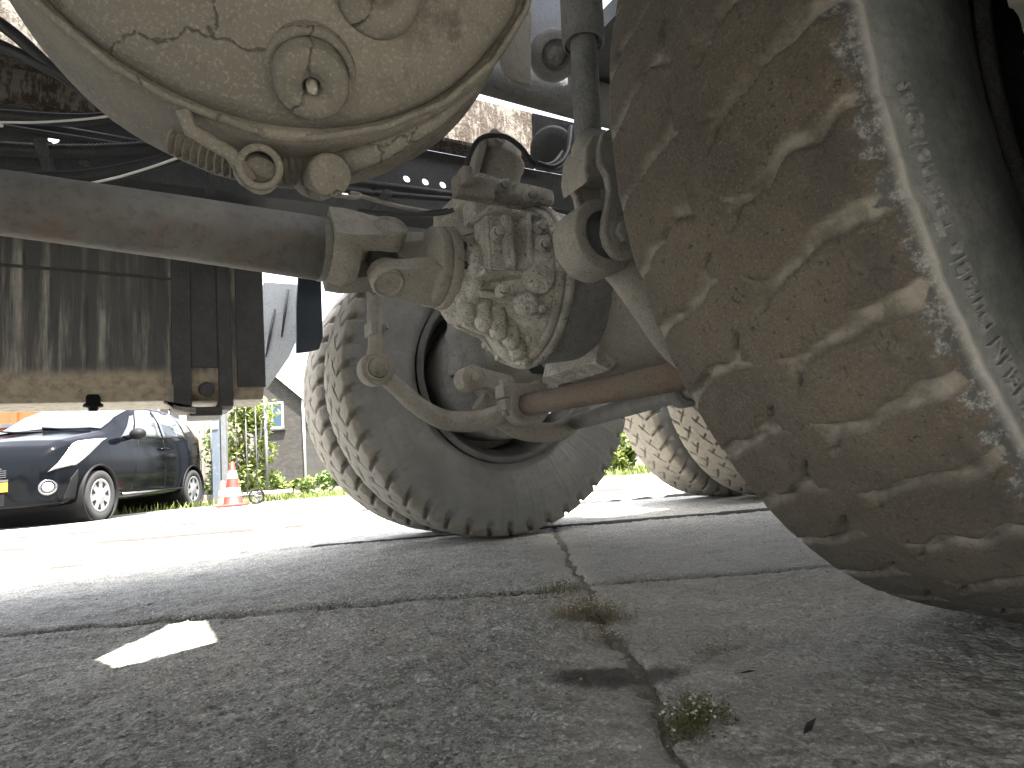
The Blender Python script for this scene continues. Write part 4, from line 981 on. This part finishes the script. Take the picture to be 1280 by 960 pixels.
    patch('wheel_skirt', [(1.72,.15),(1.56,.15),(1.56,.36),(1.66,.30)], M['plastic'], sides=both, off=.004)
    def nose(name, y0, y1, z0, z1, d, mat, n=10, parent=K):
        vs = []
        for z in (z0, z1):
            for i in range(n+1):
                y = y0+(y1-y0)*i/n; x = 1.915 - .42*abs(y)**2.2 - .10*max(0, z-.62)/.2
                vs.append((x+d, y, z))
        vs2 = [(a-.03, b, c) for a, b, c in vs]; m_ = 2*(n+1)
        fs = [(i, i+1, n+2+i, n+1+i) for i in range(n)] + [(m_+i+1, m_+i, m_+n+1+i, m_+n+2+i) for i in range(n)]
        fs += [(i, m_+i, m_+i+1, i+1) for i in range(n)] + [(n+1+i, n+2+i, m_+n+2+i, m_+n+1+i) for i in range(n)] + [(0, n+1, m_+n+1, m_), (n, m_+n, m_+2*n+1, 2*n+1)]
        mb = MB(); mb.add(vs, fs) if False else mb.add(vs+vs2, fs, False); return mb.build(name, mat, parent)
    gr_ = nose('grille', -.46, .46, .52, .66, .010, M['plastic']); nose('grille_surround', -.49, .49, .66, .685, .018, M['chrome'], parent=gr_); nose('grille_surround', -.49, .49, .50, .52, .018, M['chrome'], parent=gr_)
    g2 = nose('upper_grille', -.42, .42, .70, .76, .008, M['plastic']); nose('grille_surround', -.45, .45, .76, .775, .014, M['chrome'], parent=g2)
    for k in range(5): nose('grille_bar', -.45, .45, .545+.022*k, .551+.022*k, .014, M['black'], parent=gr_)
    nose('lower_intake', -.5, .5, .25, .37, .012, M['plastic']); nose('number_plate', -.26, .26, .395, .49, .020, M['yellow'])
    for wx in (1.1875, -1.1875):
        for s in both:
            o = (wx, s*.715, .2865); mb = MB(); mb.lathe([(-.085,.19),(-.085,.265),(-.07,.283),(-.04,.2875),(.04,.2875),(.07,.283),(.082,.262),(.076,.20),(.06,.188)], o, (0,s,0), 44)
            w_ = mb.build('wheel', M['car_tyre'], K, kind=None)
            mb = MB(); mb.lathe([(.05,.192),(.074,.190),(.070,.172),(.062,.16),(.066,.09),(.078,.05),(.080,0)], o, (0,s,0), 40); mb.build('hubcap', M['hub'], w_)
            for k in range(7):
                a = 2*PI*k/7+.3; c = Vector((wx+.135*math.cos(a), s*.783, .2865+.135*math.sin(a))); d = Vector((math.cos(a),0,math.sin(a))); t = Vector((-math.sin(a),0,math.cos(a)))
                mb = MB(); vs = [c-d*.035-t*.010, c-d*.035+t*.010, c+d*.028+t*.032, c+d*.028-t*.032]; vs = vs+[v-Vector((0,s*.012,0)) for v in vs]
                mb.add(vs, [(0,1,2,3),(7,6,5,4),(0,4,5,1),(1,5,6,2),(2,6,7,3),(3,7,4,0)], False); mb.build('hubcap_slot', M['plastic'], w_)
    for s in both:
        mb = MB(); mb.tube([(.05,s*.52,1.515),(0,s*.525,1.56),(-.5,s*.525,1.575),(-1.0,s*.515,1.545),(-1.05,s*.51,1.50)], .014, 8); mb.build('roof_rail', M['chrome'], K)
    patch('tail_lamp', [(-1.62,.40),(-1.70,.40),(-1.64,.62),(-1.55,.62)], M['cone_red'], sides=both)
car()

# ------------------------------------------------------------------ cones and trolley
def cone(x, y, h, r, mat, name, label, bands, base):
    p = wp(x, y); t = thing(name, label, 'traffic cone', (p.x, p.y, 0), YAW+.3, 'traffic cones by the fence')
    f = lambda z: r*(1-z/h)+.025*(z/h)
    mb = MB(); mb.lathe([(.03,r+.012),(.045,f(.045)),(h*.5,f(h*.5)),(h,.024),(h+.006,.018),(h+.006,0)], (0,0,0), (0,0,1), 28); mb.build('cone_body', mat, t)
    for a, b in bands:
        mb = MB(); mb.lathe([(h*a,f(h*a)),(h*a,f(h*a)+.003),(h*b,f(h*b)+.003),(h*b,f(h*b))], (0,0,0), (0,0,1), 28); mb.build('reflective_band', M['cone_white'], t)
    mb = MB(); mb.box((-base,-base,.004),(base,base,.035)); mb.build('cone_foot', mat, t, bevel=.01)
cone(-3.92, 8.80, .60, .135, M['cone_red'], 'traffic_cone', 'tall red cone with two white bands beside the fence post', ((.22,.42),(.62,.80)), .19)
cone(-4.22, 9.15, .36, .085, M['cone_dull'], 'traffic_cone', 'small faded orange cone close to the car tail', ((.40,.62),), .12)
p = wp(-3.70, 9.05); t = thing('trolley', 'low trolley with one dark spoked wheel behind the red cone', 'trolley', (p.x, p.y, 0), YAW+.2)
mb = MB(); mb.lathe([(-.02,.085),(-.02,.105),(.02,.105),(.02,.085)], (.0,0,.11), (.25,-1,0), 24, close=True); wl = mb.build('wheel', M['plastic'], t)
mb = MB()
for k in range(5):
    a = 2*PI*k/5; mb.tube([(0,0,.11),(.088*math.cos(a),.02*math.cos(a),.11+.088*math.sin(a))], .008, 6)
mb.lathe([(-.022,.025),(.022,.025),(.024,0)], (0,0,.11), (.25,-1,0), 12); mb.build('spoke', M['galv'], wl)
mb = MB(); mb.box((-.02,.04,.12),(.42,.5,.17)); mb.build('deck', M['wood'], t, bevel=.006)

# ------------------------------------------------------------------ fence, hedges, houses
def bar_fence(x0, x1, y, z0, z1, label):
    p = wp(x0, y); t = thing('mesh_fence', label, 'fence', (p.x, p.y, 0), YAW); L = x1-x0
    for a in (0, L):
        mb = MB(); mb.tube([(a,0,0),(a,0,z1+.03)], .024, 10); mb.build('post', M['galv'], t)
    for z in (z0, z1):
        mb = MB(); mb.tube([(0,0,z),(L,0,z)], .018, 8); mb.build('rail', M['galv'], t)
    n = int(L/.155); first = None
    for k in range(1, n):
        if first is None:
            mb = MB(); mb.tube([(L*k/n,0,z0),(L*k/n,0,z1)], .0085, 6); first = mb.build('bar', M['galv'], t)
        else: shift(first, (L*(k-1)/n,0,0))
bar_fence(-5.85, -4.82, 10.45, .10, 1.66, 'galvanised bar fence panel behind the car tail')
bar_fence(-4.72, -4.07, 10.40, .12, 1.64, 'narrow galvanised bar panel in front of the climbing shrub')
p = wp(-4.72, 10.15); t = thing('gate_post', 'pale blue square gate post with a small white plate behind the cones', 'post', (p.x, p.y, 0), YAW)
mb = MB(); mb.box((-.10,-.04,0),(.02,.04,1.85)); mb.build('post_tube', M['blue_post'], t, bevel=.006)
mb = MB(); mb.box((.045,-.04,0),(.12,.04,1.80)); mb.build('post_tube', M['galv'], t, bevel=.006)
mb = MB(); mb.box((-.085,-.055,1.20),(.005,-.043,1.32)); mb.build('plate', M['white_paint'], t)
p = wp(-5.95, 11.3); t = thing('board_fence', 'weathered upright board fence behind the bar fence', 'fence', (p.x, p.y, 0), YAW)
bx_ = None
for k in range(9):
    if bx_ is None:
        mb = MB(); mb.box((0,0,0),(.135,.022,1.75)); bx_ = mb.build('board', M['wood'], t, bevel=.004)
    else: shift(bx_, (.145*k, random.uniform(-.008,.008), random.uniform(-.03,.02)))
for z in (.4, 1.4):
    mb = MB(); mb.box((0,.025,z),(1.3,.06,z+.08)); mb.build('fence_rail', M['wood'], t)
p = wp(-5.2, 10.9); t = thing('timber_beam', 'rough timber beam lying under the bar fence', 'timber', (p.x, p.y, 0), YAW)
mb = MB(); mb.box((-.3,-.5,.0),(1.05,-.38,.17)); mb.build('beam', M['wood'], t, bevel=.012, rough=.02, sub=2)

def leaves(n, fn, size, flat=.3):
    vs = np.zeros((n*4, 3)); i = 0
    for k in range(n):
        c = Vector(fn()); a = Vector((random.gauss(0,1), random.gauss(0,1), random.gauss(0,1)*(1-flat))).normalized()
        nn = Vector((random.gauss(0,.6), random.gauss(0,.6), 1)).normalized(); b = nn.cross(a)
        b = b.normalized() if b.length > 1e-3 else Vector((1,0,0)); s = size*random.uniform(.6,1.3)
        for q in (-a*s, b*s*.45+nn*s*.12, a*s, -b*s*.45+nn*s*.12): vs[i] = c+q; i += 1
    return vs, np.arange(n*4).reshape(-1, 4)
def shrub(name, label, cat, x, y, w, d, h, n, size, mat, z0=.05, group=None):
    p = wp(x, y); t = thing(name, label, cat, (p.x, p.y, 0), YAW, group)
    cl = [(random.uniform(-w,w)/2*.8, random.uniform(-d,d)/2*.8, random.uniform(z0+.1, h*.92), random.uniform(.12,.28)*min(1,h)) for _ in range(int(10+h*14))]
    def f():
        c = random.choice(cl); v = Vector((random.gauss(0,1), random.gauss(0,1), random.gauss(0,1))).normalized()*c[3]*random.uniform(.4,1.1)
        return (c[0]+v.x, c[1]+v.y, max(.03, c[2]+v.z))
    V, F = leaves(n, f, size); np_mesh('foliage', V, F, mat, t, False)
    mb = MB()
    for k in range(5):
        c = random.choice(cl); b0 = (random.uniform(-w,w)*.2, random.uniform(-d,d)*.2, 0); mb.tube(catmull([b0, (c[0]*.6, c[1]*.6, c[2]*.5), (c[0], c[1], c[2])], 4), [.018]*8+[.006], 6)
    mb.build('stem', M['wood'], t)
shrub('climbing_shrub', 'bright green climbing shrub grown through the narrow bar panel', 'shrub', -4.42, 10.65, .75, .4, 1.85, 2600, .055, M['leaf_y'])
shrub('climbing_shrub', 'green shrub between the car tail and the pale gate post', 'shrub', -5.05, 11.0, .5, .4, 1.25, 1200, .05, M['leaf'])
for k in range(9):
    x = -4.6+k*.62; shrub('ground_cover_plant', '%s low leafy plant from the left in the row below the brick houses' % ('first','second','third','fourth','fifth','sixth','seventh','eighth','ninth')[k], 'plant', x, 11.6-(x+4.6)*.28+random.uniform(-.2,.2), .9, .7, random.uniform(.28,.42), 700, .05, M['leaf_y'] if k % 2 else M['leaf'], .02, 'low plants along the far edge of the concrete')
shrub('bush', 'sunlit green bush seen between the two far wheels', 'bush', 1.75, 9.1, 1.6, .9, .75, 2600, .055, M['leaf_y'])
shrub('bush', 'green bush hidden mostly by the rearmost far wheel', 'bush', 3.4, 8.7, 1.8, .9, .8, 2000, .055, M['leaf'])
def grass():
    n = 5200; vs = np.zeros((n*3,3)); k = 0
    while k < n:
        y = random.uniform(7.3, 13); x = random.uniform(-8.5, 2.5)
        lim = np.interp(x, [-8.5,-5.95,-4.75,-4.0,-2.38,1.2,3.2], [5.2,7.4,9.0,9.2,8.8,7.55,7.1])
        if y < lim+.04 or (y > lim+2.2 and random.random() < .5): continue
        p = wp(x, y); a = random.uniform(0, 2*PI); h = random.uniform(.05,.16); w = random.uniform(.006,.014); d = Vector((math.cos(a), math.sin(a), 0))
        vs[3*k] = p-d*w; vs[3*k+1] = p+d*w; vs[3*k+2] = p+Vector((random.gauss(0,.04), random.gauss(0,.04), h)); k += 1
    np_mesh('grass', vs, np.arange(n*3).reshape(-1,3), M['leaf_y'], None, False, kind='stuff')
grass()

def house(name, label, x, y, rz, w, d, eave, ridge, mat, wins, gable=True):
    p = wp(x, y); t = thing(name, label, 'house', (p.x, p.y, 0), YAW+rz)
    mb = MB()
    if gable: mb.prism([(-w,0),(0,0),(0,eave),(-w/2,ridge),(-w,eave)], 0, d, (Vector((0,0,0)), Vector((1,0,0)), Vector((0,0,1)), Vector((0,1,0))))
    else: mb.box((-w,0,0),(0,d,eave))
    mb.build('wall', mat, t)
    if gable:
        for s in (0, 1):
            x0, x1 = (0, -w/2) if s == 0 else (-w, -w/2); sx = 1 if s == 0 else -1
            e = .25; sl = (ridge-eave)/(w/2)
            mb = MB(); mb.prism([(x0+sx*e,eave-sl*e+.02),(x1,ridge+.02),(x1,ridge+.16),(x0+sx*e,eave-sl*e+.16)], -.14, d+.14, (Vector((0,0,0)), Vector((1,0,0)), Vector((0,0,1)), Vector((0,1,0)))); rf = mb.build('roof', M['roof'], t)
            mb = MB(); mb.prism([(x0+sx*e,eave-sl*e-.02),(x1,ridge-.02),(x1,ridge+.18),(x0+sx*e,eave-sl*e+.18)], -.19, -.143, (Vector((0,0,0)), Vector((1,0,0)), Vector((0,0,1)), Vector((0,1,0)))); mb.build('verge_board', M['white_paint'], rf)
    else:
        mb = MB(); mb.prism([(-.35,eave),(d/2,eave+d*.38),(d+.35,eave)], -w-.2, .2, (Vector((0,0,0)), Vector((0,1,0)), Vector((0,0,1)), Vector((1,0,0)))); mb.build('roof', M['roof'], t)
    for (wx, wz, ww, wh) in wins:
        mb = MB(); fr_ = .07
        for lo, hi in (((wx,-.05,wz),(wx+fr_,.02,wz+wh)),((wx+ww-fr_,-.05,wz),(wx+ww,.02,wz+wh)),((wx+fr_,-.048,wz),(wx+ww-fr_,.02,wz+fr_)),((wx+fr_,-.048,wz+wh-fr_),(wx+ww-fr_,.02,wz+wh)),((wx+ww/2-.025,-.045,wz+fr_),(wx+ww/2+.025,.02,wz+wh-fr_))): mb.box(lo, hi)
        f = mb.build('window', M['white_paint'], t)
        mb = MB(); mb.box((wx+fr_,-.02,wz+fr_),(wx+ww-fr_,-.005,wz+wh-fr_)); mb.build('pane', M['pane'], f)
        mb = MB(); mb.box((wx-.06,-.11,wz-.07),(wx+ww+.06,.02,wz-.003)); mb.build('sill', M['brick_far'], f)
    return t
h1 = house('brick_house', 'brown brick gable house with one small window beyond the fence', -8.32, 25, 0, 7.6, 9, 3.62, 7.2, M['brick'], [(-1.62,2.45,.88,1.05)])
mb = MB(); mb.tube([(.06,-.08,.1),(.06,-.08,3.5)], .045, 10); mb.build('downpipe', M['white_paint'], h1)
house('brick_house', 'pale lower house with white windows right of the brown gable house', -2.0, 30, 0, 8.6, 8, 2.75, 5, M['brick_far'], [(-7.85,.75,1.0,1.25),(-6.4,.75,1.3,1.2),(-4.4,.75,1.3,1.2)], False)
p = wp(-9.4, 12.0); t = thing('orange_container', 'orange metal container showing above the car bonnet', 'container', (p.x, p.y, 0), YAW+.05)
mb = MB(); mb.prism([(-2.2,.5),(.95,.5),(1.05,1.5),(1.05,2.35),(-2.2,2.45)], 0, 1.8, (Vector((0,0,0)), Vector((1,0,0)), Vector((0,0,1)), Vector((0,1,0)))); co_ = mb.build('container_wall', M['orange'], t, bevel=.02)
for k in range(4):
    mb = MB(); mb.box((-1.8+k*.85,-.06,.55),(-1.68+k*.85,-.003,2.3)); mb.build('rib', M['orange'], co_, bevel=.008)
mb = MB(); mb.box((-2.2,-.08,1.72),(1.0,-.003,1.80)); mb.build('rail', M['black'], co_)
mb = MB(); mb.box((-2.1,.1,.006),(.9,1.7,.5)); mb.build('chassis', M['black'], t)

# ------------------------------------------------------------------ weeds and bits on the concrete
def weed(u, v, label, n, spread, h, mat, petals, long_=1.0, ang=0):
    t = thing('weed', label, 'weed', (u, v, 0), ang)
    vs = []; fs = []
    for k in range(n):
        x = random.gauss(0, spread*long_); y = random.gauss(0, spread); hh = h*random.uniform(.3,1.1); lx, ly = random.gauss(0,.006), random.gauss(0,.006)
        s = random.uniform(.0012,.0028)
        a = random.uniform(0, 2*PI); d = Vector((math.cos(a), math.sin(a), 0)); b = Vector((x,y,-.008)); tip = Vector((x+lx,y+ly,hh))
        i = len(vs); vs += [b-d*.0006, b+d*.0006, tip]; fs.append((i,i+1,i+2))
        for q in range(4):
            c = b.lerp(tip, random.uniform(.3,1)); a = random.uniform(0,2*PI); d = Vector((math.cos(a), math.sin(a), random.uniform(-.2,.7))).normalized(); e = d.cross(Vector((random.gauss(0,.4),random.gauss(0,.4),1))).normalized()
            i = len(vs); vs += [c, c+d*s+e*s*.5, c+d*s*2.2, c+d*s-e*s*.5]; fs.append((i,i+1,i+2,i+3))
    mb = MB(); mb.add(vs, fs, False); mb.build('foliage', mat, t)
    mb = MB()
    for k in range(petals): mb.ball((random.gauss(0,spread*long_), random.gauss(0,spread), h*random.uniform(.4,1.05)), random.uniform(.0008,.0016), (1,1,.8), 6, 4)
    if petals: mb.build('seed_heads', M['petal'], t, kind='stuff')
weed(.402, .436, 'low yellow green weed clump nearest the camera in the concrete joint', 230, .012, .017, M['weed'], 34, 1.5, .2)
weed(.425, .475, 'sparse dry weed stalks just behind the nearest green clump', 40, .014, .010, M['weed_dry'], 10)
weed(.555, .80, 'brownish weed strip with pale seed heads along the joint past the oil stain', 420, .010, .032, M['weed_dry'], 130, 3.0, 2.1)
weed(.50, .70, 'thin dry weeds at the near end of the brown strip', 60, .010, .018, M['weed_dry'], 20, 2.0, 2.1)
weed(.635, 1.0, 'greenish weed tuft at the corner where the slab joints meet', 90, .016, .03, M['weed'], 8, 1.4)
weed(.565, .575, 'tiny weed with pale leaves right of the oil stain', 45, .014, .012, M['weed_dry'], 12, 1.5)
for (u, v, sc, lb) in ((.455,.365,1.0,'dark curled leaf lying on the slab near the bottom edge'),(.52,.485,.8,'small dark leaf lying beside the oil stain')):
    t = thing('dead_leaf', lb, 'leaf', (u, v, .004), random.uniform(0,3))
    mb = MB(); w = .007*sc; vs = [(-.017*sc,.001,.001),(-.008*sc,w*.35,.002),(.006*sc,w*.45,.0015),(.017*sc,-.002,.0025),(.007*sc,-w*.30,.001),(-.007*sc,-w*.5,.0015),(0,0,.0002)]
    mb.add(vs, [(0,6,1),(1,6,2),(2,6,3),(3,6,4),(4,6,5),(5,6,0)]); mb.build('blade', M['soil'], t)
